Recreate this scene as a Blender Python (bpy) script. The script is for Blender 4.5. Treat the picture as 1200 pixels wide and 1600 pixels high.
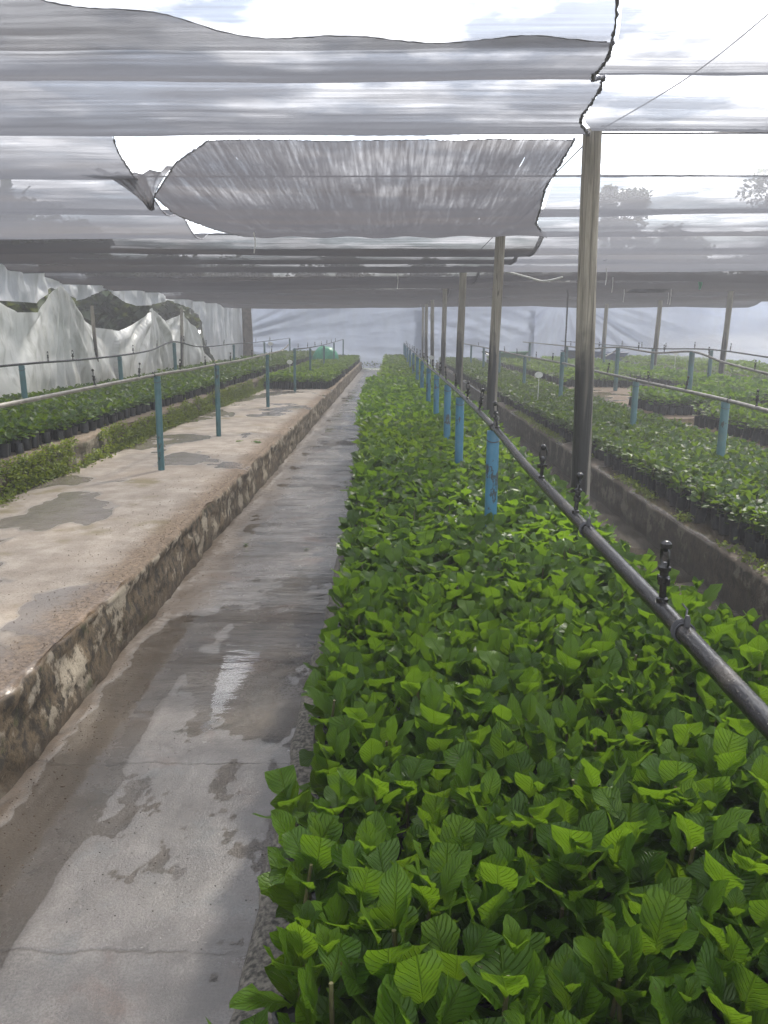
import bpy, math, random
import numpy as np
from mathutils import Vector, Matrix
PI = math.pi
R = math.radians
random.seed(7)
rng = np.random.default_rng(7)
for o in list(bpy.data.objects):
    bpy.data.objects.remove(o)
scene = bpy.context.scene

# ------------------------------------------------------------------ camera, sky, sun, exposure
CAM_Z = 1.6
PITCH = 13.06
cam_d = bpy.data.cameras.new('camera')
cam = bpy.data.objects.new('camera', cam_d)
scene.collection.objects.link(cam)
cam.location = (0, 0, CAM_Z)
cam.rotation_euler = (R(90 - PITCH), 0, R(0.57))
cam_d.sensor_fit = 'VERTICAL'
cam_d.sensor_height = 32
cam_d.lens = 24
cam_d.clip_start = 0.05
cam_d.clip_end = 2000
scene.camera = cam
scene.view_settings.view_transform = 'Standard'
scene.view_settings.look = 'None'
scene.view_settings.gamma = 1
scene.view_settings.exposure = 1.1
scene.cycles.transparent_max_bounces = 24
scene.cycles.max_bounces = 8
scene.cycles.use_denoising = True
scene.cycles.caustics_reflective = False
scene.cycles.caustics_refractive = False

SUN_EL, SUN_AZ = 46.0, 27.0          # azimuth measured from +Y towards +X
world = bpy.data.worlds.new('World')
scene.world = world
world.use_nodes = True
wn, wl = world.node_tree.nodes, world.node_tree.links
wn.clear()
wout = wn.new('ShaderNodeOutputWorld')
bg = wn.new('ShaderNodeBackground')
bg.inputs['Strength'].default_value = 0.12
sky = wn.new('ShaderNodeTexSky')
sky.sky_type = 'NISHITA'
sky.sun_disc = False
sky.sun_elevation = R(SUN_EL)
sky.sun_rotation = R(SUN_AZ)
tc = wn.new('ShaderNodeTexCoord')
sep = wn.new('ShaderNodeSeparateXYZ')
wl.new(tc.outputs['Generated'], sep.inputs[0])
# project the view direction on to a cloud deck so that clouds flatten towards the horizon
addz = wn.new('ShaderNodeMath'); addz.operation = 'MAXIMUM'; addz.inputs[1].default_value = 0.08
wl.new(sep.outputs['Z'], addz.inputs[0])
dx = wn.new('ShaderNodeMath'); dx.operation = 'DIVIDE'
dy = wn.new('ShaderNodeMath'); dy.operation = 'DIVIDE'
wl.new(sep.outputs['X'], dx.inputs[0]); wl.new(addz.outputs[0], dx.inputs[1])
wl.new(sep.outputs['Y'], dy.inputs[0]); wl.new(addz.outputs[0], dy.inputs[1])
comb = wn.new('ShaderNodeCombineXYZ')
wl.new(dx.outputs[0], comb.inputs['X']); wl.new(dy.outputs[0], comb.inputs['Y'])
cn = wn.new('ShaderNodeTexNoise')
cn.inputs['Scale'].default_value = 1.3
cn.inputs['Detail'].default_value = 7
cn.inputs['Roughness'].default_value = 0.55
wl.new(comb.outputs[0], cn.inputs['Vector'])
cr = wn.new('ShaderNodeValToRGB')
cr.color_ramp.elements[0].position = 0.45
cr.color_ramp.elements[1].position = 0.56
wl.new(cn.outputs['Fac'], cr.inputs['Fac'])
mixc = wn.new('ShaderNodeMix'); mixc.data_type = 'RGBA'
wl.new(cr.outputs['Color'], mixc.inputs[0])
wl.new(sky.outputs[0], mixc.inputs[6])
# clouds grow brighter towards the sun
nrmv = wn.new('ShaderNodeVectorMath'); nrmv.operation = 'NORMALIZE'
wl.new(tc.outputs['Generated'], nrmv.inputs[0])
dsun = wn.new('ShaderNodeVectorMath'); dsun.operation = 'DOT_PRODUCT'
wl.new(nrmv.outputs[0], dsun.inputs[0])
dsun.inputs[1].default_value = (math.sin(R(SUN_AZ)) * math.cos(R(SUN_EL)), math.cos(R(SUN_AZ)) * math.cos(R(SUN_EL)), math.sin(R(SUN_EL)))
gm = wn.new('ShaderNodeMath'); gm.operation = 'MAXIMUM'; gm.inputs[1].default_value = 0
wl.new(dsun.outputs['Value'], gm.inputs[0])
gp = wn.new('ShaderNodeMath'); gp.operation = 'POWER'; gp.inputs[1].default_value = 7
wl.new(gm.outputs[0], gp.inputs[0])
gs = wn.new('ShaderNodeMath'); gs.operation = 'MULTIPLY_ADD'; gs.inputs[1].default_value = 36; gs.inputs[2].default_value = 17
wl.new(gp.outputs[0], gs.inputs[0])
gc = wn.new('ShaderNodeVectorMath'); gc.operation = 'SCALE'; gc.inputs[0].default_value = (0.97, 0.985, 1.03)
wl.new(gs.outputs[0], gc.inputs['Scale'])
wl.new(gc.outputs[0], mixc.inputs[7])
wl.new(mixc.outputs[2], bg.inputs['Color'])
wl.new(bg.outputs[0], wout.inputs['Surface'])

sun_d = bpy.data.lights.new('sun', 'SUN')
sun_d.energy = 4.2
sun_d.angle = R(4.0)
sun_d.color = (1.0, 0.93, 0.82)
sun = bpy.data.objects.new('sun', sun_d)
scene.collection.objects.link(sun)
sdir = Vector((math.sin(R(SUN_AZ)) * math.cos(R(SUN_EL)), math.cos(R(SUN_AZ)) * math.cos(R(SUN_EL)), math.sin(R(SUN_EL))))
sun.rotation_euler = sdir.to_track_quat('Z', 'Y').to_euler()
sun.location = (10, 30, 40)

# ------------------------------------------------------------------ small maths
_perm = rng.permutation(512)
def _hash(ix, iy, seed):
    h = (ix * 374761393 + iy * 668265263 + seed * 1442695041) & 0x7fffffff
    h = (h ^ (h >> 13)) * 1274126177 & 0x7fffffff
    return ((h ^ (h >> 16)) & 0xffff) / 65535.0
def vnoise(x, y, seed=0):
    x = np.asarray(x, float); y = np.asarray(y, float)
    ix = np.floor(x).astype(np.int64); iy = np.floor(y).astype(np.int64)
    fx = x - ix; fy = y - iy
    fx = fx * fx * (3 - 2 * fx); fy = fy * fy * (3 - 2 * fy)
    a = _hash(ix, iy, seed); b = _hash(ix + 1, iy, seed)
    c = _hash(ix, iy + 1, seed); d = _hash(ix + 1, iy + 1, seed)
    return (a * (1 - fx) + b * fx) * (1 - fy) + (c * (1 - fx) + d * fx) * fy
def fbm(x, y, seed=0, oct=4):                 # about -0.5 .. 0.5
    s = 0; a = 0.5; t = 0
    x = np.asarray(x, float); y = np.asarray(y, float)
    for k in range(oct):
        s = s + a * (vnoise(x * 2 ** k, y * 2 ** k, seed + k * 17) - 0.5); t += a; a *= 0.5
    return s / t
def project(p):                                # photo pixels of a world point, used to choose which seedlings stand alone
    p = np.atleast_2d(p)
    q = p - np.array([0, 0, CAM_Z])
    a = R(0.57)
    x = q[:, 0] * math.cos(a) + q[:, 1] * math.sin(a)
    y = -q[:, 0] * math.sin(a) + q[:, 1] * math.cos(a)
    z = q[:, 2]
    c, s = math.cos(R(PITCH)), math.sin(R(PITCH))
    zc = y * c - z * s
    yc = z * c + y * s
    zc = np.maximum(zc, 1e-3)
    return 600 + 1200 * x / zc, 800 - 1200 * yc / zc, zc

# ------------------------------------------------------------------ objects
def link(o, parent=None):
    scene.collection.objects.link(o)
    if parent is not None:
        o.parent = parent
    return o
def tag(o, label=None, cat=None, group=None, kind=None):
    if label: o['label'] = label
    if cat: o['category'] = cat
    if group: o['group'] = group
    if kind: o['kind'] = kind
    return o
def mesh_np(name, V, F, mats, parent=None, smooth=True, uv=None, attr=None, midx=None, loc=None):
    """V (n,3), F (m,4) or (m,3) int array or a list of such arrays of equal row length"""
    me = bpy.data.meshes.new(name)
    V = np.asarray(V, np.float32)
    if isinstance(F, np.ndarray):
        k = F.shape[1]
        me.vertices.add(len(V)); me.vertices.foreach_set('co', V.ravel())
        me.loops.add(F.size); me.loops.foreach_set('vertex_index', F.ravel().astype(np.int32))
        me.polygons.add(len(F)); me.polygons.foreach_set('loop_start', (np.arange(len(F)) * k).astype(np.int32))
        me.polygons.foreach_set('loop_total', np.full(len(F), k, np.int32))
        me.update(calc_edges=True)
        fv = F.ravel()
    else:
        me.from_pydata([tuple(v) for v in V.tolist()], [], F)
        me.update()
        fv = np.array([i for f in F for i in f])
    if uv is not None:
        l = me.uv_layers.new(name='UVMap')
        l.data.foreach_set('uv', np.asarray(uv, np.float32)[fv].ravel())
    if attr is not None:
        a = me.attributes.new('rnd', 'FLOAT', 'POINT')
        a.data.foreach_set('value', np.asarray(attr, np.float32))
    if not isinstance(mats, (list, tuple)): mats = [mats]
    for m in mats: me.materials.append(m)
    if midx is not None: me.polygons.foreach_set('material_index', np.asarray(midx, np.int32))
    me.polygons.foreach_set('use_smooth', np.full(len(me.polygons), smooth, bool))
    me.validate()
    o = bpy.data.objects.new(name, me)
    if loc is not None: o.location = loc
    return link(o, parent)
def empty(name, loc=(0, 0, 0), rz=0):
    o = bpy.data.objects.new(name, None); o.empty_display_size = 0.1
    o.location = loc; o.rotation_euler = (0, 0, rz)
    return link(o)
def grid_faces(nu, nv):
    i = np.arange(nu - 1)[None, :] + nu * np.arange(nv - 1)[:, None]
    i = i.ravel()
    return np.stack([i, i + 1, i + 1 + nu, i + nu], 1)
class MB:
    def __init__(s): s.v = []; s.f = []; s.m = []
    def add(s, vs, fs, mi=0):
        b = len(s.v); s.v += [tuple(v) for v in vs]; s.f += [tuple(i + b for i in f) for f in fs]; s.m += [mi] * len(fs); return s
    def box(s, c, d, mi=0, rz=0, rx=0):
        M = Matrix.Rotation(rz, 3, 'Z') @ Matrix.Rotation(rx, 3, 'X')
        vs = [Vector(c) + M @ Vector((sx * d[0] / 2, sy * d[1] / 2, sz * d[2] / 2)) for sx in (-1, 1) for sy in (-1, 1) for sz in (-1, 1)]
        return s.add(vs, [(0, 1, 3, 2), (4, 6, 7, 5), (0, 4, 5, 1), (2, 3, 7, 6), (0, 2, 6, 4), (1, 5, 7, 3)], mi)
    def tube(s, pts, rad, n=10, mi=0, cap=True):
        pts = [Vector(p) for p in pts]
        rs = rad if isinstance(rad, (list, tuple)) else [rad] * len(pts)
        up = None; vs = []
        for i, p in enumerate(pts):
            t = (pts[min(i + 1, len(pts) - 1)] - pts[max(i - 1, 0)]).normalized()
            if up is None:
                up = t.orthogonal().normalized()
            up = (up - t * up.dot(t)).normalized()
            w = t.cross(up)
            for k in range(n):
                a = 2 * PI * k / n
                vs.append(p + (up * math.cos(a) + w * math.sin(a)) * rs[i])
        fs = []
        for i in range(len(pts) - 1):
            for k in range(n):
                fs.append((i * n + k, i * n + (k + 1) % n, (i + 1) * n + (k + 1) % n, (i + 1) * n + k))
        if cap:
            fs.append(tuple(reversed(range(n)))); fs.append(tuple(range((len(pts) - 1) * n, len(pts) * n)))
        return s.add(vs, fs, mi)
    def lathe(s, prof, c=(0, 0, 0), n=14, mi=0):
        vs = []; c = Vector(c)
        for r, z in prof:
            for k in range(n):
                a = 2 * PI * k / n
                vs.append(c + Vector((r * math.cos(a), r * math.sin(a), z)))
        fs = []
        for i in range(len(prof) - 1):
            for k in range(n):
                fs.append((i * n + k, i * n + (k + 1) % n, (i + 1) * n + (k + 1) % n, (i + 1) * n + k))
        fs.append(tuple(reversed(range(n)))); fs.append(tuple(range((len(prof) - 1) * n, len(prof) * n)))
        return s.add(vs, fs, mi)
    def build(s, name, mats, parent=None, smooth=True, loc=None):
        o = mesh_np(name, np.array(s.v), s.f, mats, parent, smooth, midx=s.m, loc=loc)
        if smooth:
            o.data.set_sharp_from_angle(angle=R(40))
        return o
def copy_tree(o, parent=None):
    c = o.copy(); scene.collection.objects.link(c)
    if parent is not None: c.parent = parent
    for ch in list(o.children):
        copy_tree(ch, c)
    return c

# ------------------------------------------------------------------ materials
class NT:
    def __init__(s, name):
        s.m = bpy.data.materials.new(name); s.m.use_nodes = True
        s.t = s.m.node_tree; s.t.nodes.clear()
        s.out = s.t.nodes.new('ShaderNodeOutputMaterial')
    def n(s, kind, **kw):
        nd = s.t.nodes.new('ShaderNode' + kind)
        for k, v in kw.items():
            if k.startswith('i_'):
                nd.inputs[k[2:].replace('_', ' ')].default_value = v
            else: setattr(nd, k, v)
        return nd
    def l(s, a, b): s.t.links.new(a, b)
    def val(s, x, sock):
        if isinstance(x, (int, float)): sock.default_value = x
        elif isinstance(x, tuple): sock.default_value = x if len(x) == 4 else (*x, 1)
        else: s.l(x, sock)
    def math(s, op, a, b=0.0, c=None, clamp=False):
        nd = s.n('Math', operation=op, use_clamp=clamp)
        s.val(a, nd.inputs[0]); s.val(b, nd.inputs[1])
        if c is not None: s.val(c, nd.inputs[2])
        return nd.outputs[0]
    def noise(s, vec, scale, detail=4, rough=0.55, dist=0.0):
        nd = s.n('TexNoise'); nd.inputs['Scale'].default_value = scale; nd.inputs['Detail'].default_value = detail
        nd.inputs['Roughness'].default_value = rough; nd.inputs['Distortion'].default_value = dist
        s.l(vec, nd.inputs['Vector']); return nd.outputs['Fac']
    def scale(s, vec, sc, off=(0, 0, 0)):
        nd = s.n('Mapping'); nd.inputs['Scale'].default_value = sc; nd.inputs['Location'].default_value = off
        s.l(vec, nd.inputs['Vector']); return nd.outputs[0]
    def step(s, x, a, b):                     # smooth ramp 0..1 between a and b
        nd = s.n('MapRange', interpolation_type='SMOOTHSTEP'); s.val(x, nd.inputs[0])
        nd.inputs[1].default_value = a; nd.inputs[2].default_value = b
        return nd.outputs[0]
    def mix(s, f, a, b):
        nd = s.n('Mix', data_type='RGBA'); s.val(f, nd.inputs[0]); s.val(a, nd.inputs[6]); s.val(b, nd.inputs[7])
        return nd.outputs[2]
    def mixf(s, f, a, b):
        nd = s.n('Mix', data_type='FLOAT'); s.val(f, nd.inputs[0]); s.val(a, nd.inputs[2]); s.val(b, nd.inputs[3])
        return nd.outputs[0]
    def bump(s, h, strength=0.5, dist=0.01, normal=None):
        nd = s.n('Bump'); nd.inputs['Strength'].default_value = strength; nd.inputs['Distance'].default_value = dist
        s.l(h, nd.inputs['Height'])
        if normal is not None: s.l(normal, nd.inputs['Normal'])
        return nd.outputs[0]
    def coord(s, which='Object'):
        return s.n('TexCoord').outputs[which]
    def xyz(s, v):
        nd = s.n('SeparateXYZ'); s.l(v, nd.inputs[0]); return nd.outputs
    def princ(s, col, rough=0.6, normal=None, metal=0.0, spec=0.5, **kw):
        p = s.n('BsdfPrincipled'); s.val(col, p.inputs['Base Color']); s.val(rough, p.inputs['Roughness'])
        s.val(metal, p.inputs['Metallic']); s.val(spec, p.inputs['Specular IOR Level'])
        if normal is not None: s.l(normal, p.inputs['Normal'])
        return p.outputs[0]
    def mixs(s, f, a, b):
        nd = s.n('MixShader'); s.val(f, nd.inputs[0]); s.l(a, nd.inputs[1]); s.l(b, nd.inputs[2]); return nd.outputs[0]
    def done(s, sh):
        s.l(sh, s.out.inputs['Surface']); return s.m

def m_leaf(name, dark, mid, light, rough=0.3, transl=0.4, veins=True):
    # colour varies leaf by leaf; veins and nibbled spots are marks of the leaf itself
    t = NT(name)
    a = t.n('Attribute', attribute_name='rnd').outputs['Fac']
    oi = t.n('ObjectInfo').outputs['Random']
    r = t.math('FRACT', t.math('ADD', a, t.math('MULTIPLY', oi, 0.13)))
    co = t.coord('Object')
    n1 = t.noise(co, 30, 3)
    c = t.mix(t.step(r, 0.05, 0.6), dark, mid)
    c = t.mix(t.math('MULTIPLY', t.step(r, 0.75, 1.05), 0.75), c, light)
    c = t.mix(t.math('MULTIPLY', t.step(n1, 0.3, 0.7), 0.35), c, dark)
    nrm = None
    if veins:
        uv = t.coord('UV')
        u = t.xyz(uv)
        # u.X along the leaf, u.Y across (-1..1 stored as 0..1)
        ac = t.math('ABSOLUTE', t.math('SUBTRACT', u['Y'], 0.5))
        midrib = t.math('SUBTRACT', 1.0, t.step(ac, 0.0, 0.045))
        ph = t.math('SUBTRACT', t.math('MULTIPLY', u['X'], 11.0), t.math('MULTIPLY', ac, 7.0))
        w = t.math('ABSOLUTE', t.math('SUBTRACT', t.math('FRACT', ph), 0.5))
        side = t.math('SUBTRACT', 1.0, t.step(w, 0.0, 0.16))
        v = t.math('MAXIMUM', midrib, t.math('MULTIPLY', side, 0.6))
        c = t.mix(t.math('MULTIPLY', v, 0.32), c, light)
        # brown nibbles and spots on some leaves
        sp = t.step(t.noise(co, 130, 2, 0.6), 0.64, 0.69)
        sp = t.math('MULTIPLY', sp, t.step(t.noise(co, 14, 2), 0.52, 0.6))
        c = t.mix(sp, c, (0.06, 0.028, 0.010))
        nrm = t.bump(t.math('ADD', t.math('MULTIPLY', v, -1.0), t.math('MULTIPLY', n1, 0.5)), 0.9, 0.006)
    p = t.princ(c, rough, nrm, spec=0.3)
    tr = t.n('BsdfTranslucent')
    tc_ = t.mix(0.65, c, tuple(min(1, x * y) for x, y in zip(light, (1.5, 1.45, 0.7))))
    t.l(tc_, tr.inputs['Color'])
    if nrm is not None: t.l(nrm, tr.inputs['Normal'])
    return t.done(t.mixs(transl, p, tr.outputs[0]))
M = {}
M['leaf'] = m_leaf('broad_leaf', (0.030, 0.074, 0.007), (0.068, 0.145, 0.009), (0.120, 0.212, 0.016), 0.33, 0.50)
M['leaf_far'] = m_leaf('broad_leaf_plain', (0.030, 0.074, 0.007), (0.070, 0.148, 0.009), (0.155, 0.245, 0.018), 0.45, 0.50, False)
M['leaf_dark'] = m_leaf('small_dark_leaf', (0.020, 0.052, 0.006), (0.048, 0.104, 0.010), (0.115, 0.18, 0.018), 0.45, 0.45, False)
M['leaf_bright'] = m_leaf('young_bright_leaf', (0.035, 0.10, 0.008), (0.075, 0.175, 0.012), (0.17, 0.28, 0.02), 0.5, 0.5, False)
M['leaf_moss'] = m_leaf('moss_weed_leaf', (0.06, 0.09, 0.012), (0.13, 0.18, 0.025), (0.22, 0.27, 0.05), 0.6, 0.35, False)
M['leaf_tree'] = m_leaf('tree_leaf', (0.018, 0.03, 0.012), (0.035, 0.055, 0.018), (0.085, 0.10, 0.035), 0.6, 0.3, False)

def m_simple(name, col, rough=0.5, metal=0, var=0.25, scale=20, bump=0.2, spec=0.5):
    t = NT(name); co = t.coord('Object')
    n = t.noise(co, scale, 5)
    c = t.mix(t.step(n, 0.3, 0.7), tuple(x * (1 - var) for x in col), tuple(min(1, x * (1 + var)) for x in col))
    return t.done(t.princ(c, rough, t.bump(n, bump, 0.004), metal, spec))
M['bag'] = m_simple('black_polythene_bag', (0.018, 0.018, 0.02), 0.35, var=0.4, scale=60, bump=0.8)
M['soil'] = m_simple('dark_potting_soil', (0.03, 0.02, 0.014), 0.9, scale=120, bump=0.9)
M['stem'] = m_simple('brown_green_stem', (0.10, 0.09, 0.035), 0.6, scale=80)
M['crumb'] = m_simple('concrete_crumbs', (0.15, 0.11, 0.075), 0.9, var=0.5)
M['cutwood'] = m_simple('cut_stem_end', (0.28, 0.16, 0.08), 0.7)
M['wire'] = m_simple('dark_wire', (0.05, 0.05, 0.055), 0.5)
M['rope'] = m_simple('frayed_net_rope', (0.14, 0.14, 0.155), 0.9, scale=90, bump=1.0)
M['black_plastic'] = m_simple('wet_black_plastic', (0.012, 0.012, 0.013), 0.22, scale=90, bump=0.3)
M['white_plastic'] = m_simple('white_plastic', (0.7, 0.7, 0.66), 0.4, var=0.1)
M['tan_pipe'] = m_simple('pale_muddy_pipe', (0.19, 0.175, 0.155), 0.4, var=0.3, scale=14)
M['green_plastic'] = m_simple('green_plastic', (0.03, 0.30, 0.16), 0.4, var=0.2, scale=8)
M['green_paint'] = m_simple('green_painted_steel', (0.03, 0.19, 0.07), 0.4, var=0.3, scale=8)
M['blue_paint'] = m_simple('blue_painted_steel', (0.03, 0.07, 0.20), 0.4, var=0.3, scale=8)
M['rubber'] = m_simple('black_rubber', (0.02, 0.02, 0.02), 0.7)
M['steel'] = m_simple('dull_steel', (0.35, 0.35, 0.35), 0.4, metal=0.8)
M['earth'] = m_simple('red_brown_earth', (0.19, 0.11, 0.065), 0.95, var=0.35, scale=1.2, bump=0.5)
M['bark'] = m_simple('grey_brown_bark', (0.11, 0.085, 0.065), 0.9, var=0.4, scale=6, bump=1.0)

def m_pipe():
    t = NT('wet_black_pipe'); co = t.coord('Object')
    n = t.noise(t.scale(co, (60, 6, 60)), 1, 5)
    n2 = t.noise(co, 6, 5)
    c = t.mix(t.step(n2, 0.55, 0.72), (0.014, 0.013, 0.014), (0.055, 0.047, 0.038))
    drops = t.noise(co, 240, 2)
    return t.done(t.princ(c, t.mixf(n2, 0.08, 0.34), t.bump(t.math('ADD', n, t.step(drops, 0.55, 0.7)), 0.55, 0.003)))
M['pipe'] = m_pipe()
def m_post(name, col, chip):
    t = NT(name); co = t.coord('Object'); oi = t.n('ObjectInfo').outputs['Random']
    z = t.xyz(co)['Z']
    n = t.noise(t.scale(co, (38, 38, 14)), 1, 5, 0.65)
    n2 = t.noise(co, 9, 4)
    off = t.n('VectorMath', operation='ADD'); t.l(co, off.inputs[0])
    cc = t.n('CombineXYZ'); t.l(t.math('MULTIPLY', oi, 30.0), cc.inputs[0]); t.l(cc.outputs[0], off.inputs[1])
    n = t.noise(t.scale(off.outputs[0], (16, 16, 7)), 1, 5, 0.65)
    c = t.mix(t.step(n2, 0.3, 0.7), tuple(x * 0.75 for x in col), col)
    c = t.mix(t.math('MULTIPLY', t.step(n, chip, chip + 0.03), 0.92), c, (0.035, 0.035, 0.03))
    c = t.mix(t.math('MULTIPLY', t.step(t.noise(off.outputs[0], 4, 3), 0.5, 0.8), 0.5), c, (0.16, 0.14, 0.10))
    return t.done(t.princ(c, 0.4, t.bump(n, 0.4, 0.003)))
M['post_blue'] = m_post('chipped_bright_blue_pvc', (0.05, 0.19, 0.30), 0.565)
M['post_teal'] = m_post('faded_teal_pvc', (0.07, 0.17, 0.185), 0.62)
def m_pole():
    t = NT('weathered_wood_with_tarred_foot'); co = t.coord('Object')
    s = t.xyz(co)
    g = t.noise(t.scale(co, (26, 26, 1.6)), 1, 7, 0.7, 0.6)
    g2 = t.noise(t.scale(co, (90, 90, 2.5)), 1, 4, 0.6)
    c = t.mix(t.step(g, 0.3, 0.66), (0.17, 0.15, 0.118), (0.38, 0.345, 0.28))
    crack = t.math('SUBTRACT', 1.0, t.step(t.math('ABSOLUTE', t.math('SUBTRACT', t.noise(t.scale(co, (14, 14, 0.35)), 1, 2), 0.5)), 0.0, 0.014))
    c = t.mix(t.math('MULTIPLY', crack, 0.85), c, (0.03, 0.022, 0.016))
    c = t.mix(t.math('MULTIPLY', t.step(t.noise(co, 3.0, 3), 0.55, 0.75), 0.5), c, (0.16, 0.17, 0.11))
    zz = t.math('ADD', s['Z'], t.math('MULTIPLY', t.math('SUBTRACT', t.noise(co, 7, 3), 0.5), 0.5))
    tar = t.math('SUBTRACT', 1.0, t.step(zz, 1.30, 1.74))
    # the tar ran down one side only in places
    side_ = t.math('SUBTRACT', 1.0, t.step(t.math('ADD', s['X'], t.math('MULTIPLY', t.math('SUBTRACT', t.noise(t.scale(co, (5, 5, 1.2)), 1, 4), 0.5), 0.16)), 0.012, 0.040))
    tar = t.math('MULTIPLY', tar, t.math('MAXIMUM', side_, 0.35))
    tar2 = t.math('MULTIPLY', tar, t.step(t.noise(t.scale(co, (7, 7, 0.5)), 1, 2), 0.30, 0.42))
    c = t.mix(tar2, c, (0.012, 0.011, 0.011))
    return t.done(t.princ(c, t.mixf(tar2, 0.8, 0.42), t.bump(t.math('ADD', g, t.math('SUBTRACT', g2, crack)), 0.8, 0.006)))
M['pole'] = m_pole()

def m_path():
    t = NT('wet_muddy_concrete'); co = t.coord('Object'); s = t.xyz(co)
    film = t.math('MULTIPLY', t.noise(t.scale(co, (2.2, 7.0, 1)), 1.0, 4, 0.6), t.step(s['Y'], 2.4, 4.6))
    big = t.noise(co, 1.3, 5, 0.6)
    med = t.noise(co, 6, 6, 0.65)
    fin = t.noise(co, 70, 5, 0.7)
    c = t.mix(t.step(big, 0.40, 0.57), (0.125, 0.108, 0.094), (0.268, 0.242, 0.215))
    c = t.mix(t.math('MULTIPLY', t.step(med, 0.5, 0.7), 0.6), c, (0.13, 0.14, 0.135))
    c = t.mix(t.math('MULTIPLY', t.step(t.noise(co, 2.3, 4, 0.6, 0.3), 0.56, 0.7), 0.55), c, (0.185, 0.105, 0.065))
    # mud washed along the foot of the platform
    xm = t.math('ADD', s['X'], t.math('MULTIPLY', t.math('SUBTRACT', t.noise(co, 3.2, 4), 0.5), 0.28))
    mud = t.math('SUBTRACT', 1.0, t.step(xm, -1.26, -1.02))
    c = t.mix(t.math('MULTIPLY', mud, 0.85), c, (0.125, 0.085, 0.05))
    # grit specks
    grit = t.step(t.noise(co, 190, 3, 0.6), 0.60, 0.68)
    c = t.mix(t.math('MULTIPLY', grit, t.math('MULTIPLY', t.step(t.noise(co, 4, 3), 0.45, 0.6), 0.7)), c, (0.05, 0.045, 0.04))
    # slab joints
    yy = t.math('ADD', s['Y'], t.math('MULTIPLY', t.math('SUBTRACT', med, 0.5), 0.07))
    jn = t.math('ABSOLUTE', t.math('SUBTRACT', t.math('FRACT', t.math('DIVIDE', t.math('SUBTRACT', yy, 0.34), 0.92)), 0.5))
    jm = t.math('SUBTRACT', 1.0, t.step(jn, 0.0, 0.010))
    jm = t.math('MULTIPLY', jm, t.step(big, 0.36, 0.50))
    c = t.mix(t.math('MULTIPLY', jm, 0.45), c, (0.06, 0.05, 0.04))
    wet = t.step(t.noise(co, 2.1, 5, 0.6, 0.4), 0.42, 0.58)
    rough = t.mixf(wet, 0.22, 0.06)
    rough = t.math('ADD', rough, t.math('MULTIPLY', fin, 0.12))
    damp = t.math('SUBTRACT', 1.0, t.step(t.math('ADD', s['Z'], t.math('MULTIPLY', t.math('SUBTRACT', med, 0.5), 0.006)), -0.0015, 0.0035))
    c = t.mix(t.math('MULTIPLY', damp, 0.5), c, (0.072, 0.066, 0.058))
    rough = t.mixf(t.math('MULTIPLY', mud, 0.7), rough, 0.5)
    gritty = t.noise(co, 130, 4, 0.75)
    c = t.mix(t.math('MULTIPLY', t.step(gritty, 0.35, 0.65), 0.45), c, (0.07, 0.06, 0.052))
    h = t.math('ADD', t.math('MULTIPLY', gritty, 0.7), t.math('ADD', t.math('MULTIPLY', med, 0.9), t.math('MULTIPLY', jm, -0.6)))
    return t.done(t.princ(c, rough, t.bump(film, 0.65, 0.04, t.bump(h, 0.55, 0.006)), spec=0.9))
M['path'] = m_path()
M['aisle'] = m_simple('dark_wet_aisle_concrete', (0.075, 0.065, 0.052), 0.15, var=0.5, scale=5, bump=0.5)
def m_water():
    t = NT('shallow_muddy_water'); co = t.coord('Object')
    n = t.noise(t.scale(co, (3, 9, 3)), 1.6, 3, 0.5)
    nm = t.bump(n, 0.05, 0.02)
    tr = t.n('BsdfTransparent'); tr.inputs['Color'].default_value = (0.92, 0.90, 0.87, 1)
    gl = t.n('BsdfGlossy'); gl.inputs['Roughness'].default_value = 0.015; t.l(nm, gl.inputs['Normal'])
    fr = t.n('Fresnel'); fr.inputs['IOR'].default_value = 1.34; t.l(nm, fr.inputs['Normal'])
    return t.done(t.mixs(fr.outputs[0], tr.outputs[0], gl.outputs[0]))
M['water'] = m_water()
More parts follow.
